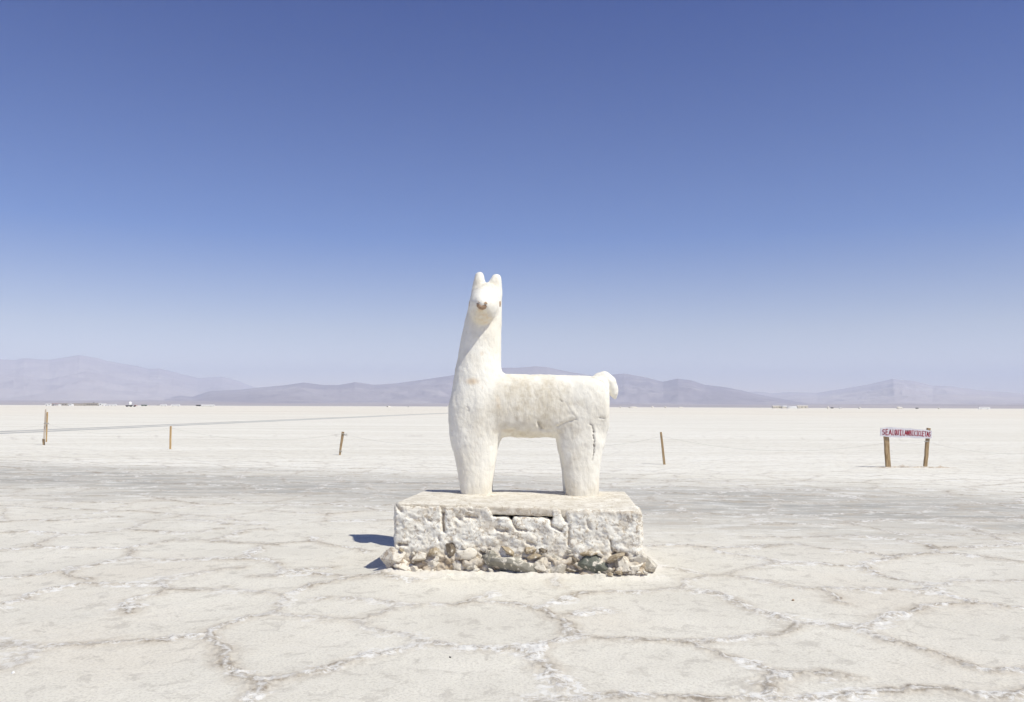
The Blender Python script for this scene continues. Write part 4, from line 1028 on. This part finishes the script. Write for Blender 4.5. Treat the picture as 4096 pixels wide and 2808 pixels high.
# sloping plain between salt and hills
a = np.linspace(math.radians(-50), math.radians(50), 300); r = np.geomspace(5200, 34000, 60)
Rr, Aa = np.meshgrid(r, a, indexing='ij'); X = Rr*np.sin(Aa); Y = Rr*np.cos(Aa)
Z = -.6+np.clip(Rr-5600, 0, None)**1.15*.0022*(1+.35*fbm(Aa*6, Rr/9000, Rr*0, 3))+12*fbm(X/1800, Y/1800, X*0, 4)*ss(6000, 12000, Rr)
V = np.stack([X, Y, Z], -1).reshape(-1, 3); i0 = (np.arange(59)*300)[:, None]; j0 = np.arange(299)[None]
Qp = np.stack([i0+j0, i0+j0+300, i0+j0+301, i0+j0+1], -1).reshape(-1, 4)[:, ::-1]
tag(npmesh('plain', V, Qp, mountain_mat('gravel_plain', (.36, .32, .33), (.42, .375, .375), (.50, .46, .44))), 'brown gravel plain sloping up from the salt to the hills', kind='structure')

# ------------------------------------------------------------------ air
HZ_D, HZ_COL, HZ_TOP = 4.1e-5, (.70, .79, 1.0), 1800
o = MB().box((0, 0, (HZ_TOP-8)/2), (84000, 84000, HZ_TOP+8)).build('haze', bpy.data.materials.new('haze_air'))
mt = o.data.materials[0]; mt.use_nodes = True; nt = mt.node_tree; nt.nodes.clear()
pv = nt.nodes.new('ShaderNodeVolumePrincipled'); ou = nt.nodes.new('ShaderNodeOutputMaterial')
pv.inputs['Color'].default_value = (*HZ_COL, 1); pv.inputs['Density'].default_value = HZ_D; pv.inputs['Anisotropy'].default_value = 0
nt.links.new(pv.outputs[0], ou.inputs['Volume']); mt.cycles.homogeneous_volume = True
tag(o, kind='stuff')

# ------------------------------------------------------------------ light
SUN_EL, SH = math.radians(56), Vector((-.78, .625, 0)).normalized()
L = (SH*math.cos(SUN_EL)+Vector((0, 0, -math.sin(SUN_EL)))).normalized()
sd = bpy.data.lights.new('sun', 'SUN'); sd.energy = 4.0; sd.angle = math.radians(.53); sd.color = (1, .965, .84)
so = bpy.data.objects.new('sun', sd); COL.objects.link(so); so.rotation_euler = L.to_track_quat('-Z', 'Y').to_euler(); so.location = (20, -20, 40)
w = bpy.data.worlds.new('World'); SC.world = w; w.use_nodes = True; nt = w.node_tree; bg = nt.nodes['Background']
sky = nt.nodes.new('ShaderNodeTexSky'); sky.sky_type = 'NISHITA'; sky.sun_disc = False
sky.sun_elevation = SUN_EL; sky.sun_rotation = math.atan2(-SH.x, -SH.y)
sky.altitude = 3400; sky.air_density = 1.0; sky.dust_density = .3; sky.ozone_density = 3.0
# deep blue high in view, pale towards the horizon
tc = nt.nodes.new('ShaderNodeTexCoord'); sp_ = nt.nodes.new('ShaderNodeSeparateXYZ'); nt.links.new(tc.outputs['Generated'], sp_.inputs[0])
rp = nt.nodes.new('ShaderNodeValToRGB'); nt.links.new(sp_.outputs[2], rp.inputs[0])
SKY_RAMP = [(0.0, (1.8, 1.22, .88)), (.09, (1.45, 1.06, .86)), (.2, (.50, .67, .99)), (.45, (.06, .335, .91)), (1.0, (.55, .52, .6))]  # zenith stop, above the view, greyed to warm the fill light
el = rp.color_ramp.elements
while len(el) < len(SKY_RAMP): el.new(.5)
for e_, (p_, c_) in zip(el, SKY_RAMP): e_.position = p_
for e_, (p_, c_) in zip(el, SKY_RAMP): e_.color = (*c_, 1)
mx = nt.nodes.new('ShaderNodeMix'); mx.data_type = 'RGBA'; mx.blend_type = 'MULTIPLY'; mx.inputs[0].default_value = 1
nt.links.new(sky.outputs[0], mx.inputs[6]); nt.links.new(rp.outputs[0], mx.inputs[7])
nt.links.new(mx.outputs[2], bg.inputs['Color']); bg.inputs['Strength'].default_value = .1

# ------------------------------------------------------------------ camera
cd = bpy.data.cameras.new('camera'); cam = bpy.data.objects.new('camera', cd); COL.objects.link(cam)
cd.sensor_fit = 'HORIZONTAL'; cd.sensor_width = 36; cd.lens = 36*F/4096; cd.clip_start = .1; cd.clip_end = 120000
M = Matrix((rt, up, -fw)).transposed().to_4x4(); M.translation = CAM; cam.matrix_world = M
SC.camera = cam
SC.view_settings.view_transform = 'Standard'; SC.view_settings.look = 'None'; SC.view_settings.exposure = .17; SC.view_settings.gamma = 1
SC.cycles.volume_bounces = 6; SC.cycles.max_bounces = 8; SC.cycles.use_denoising = True
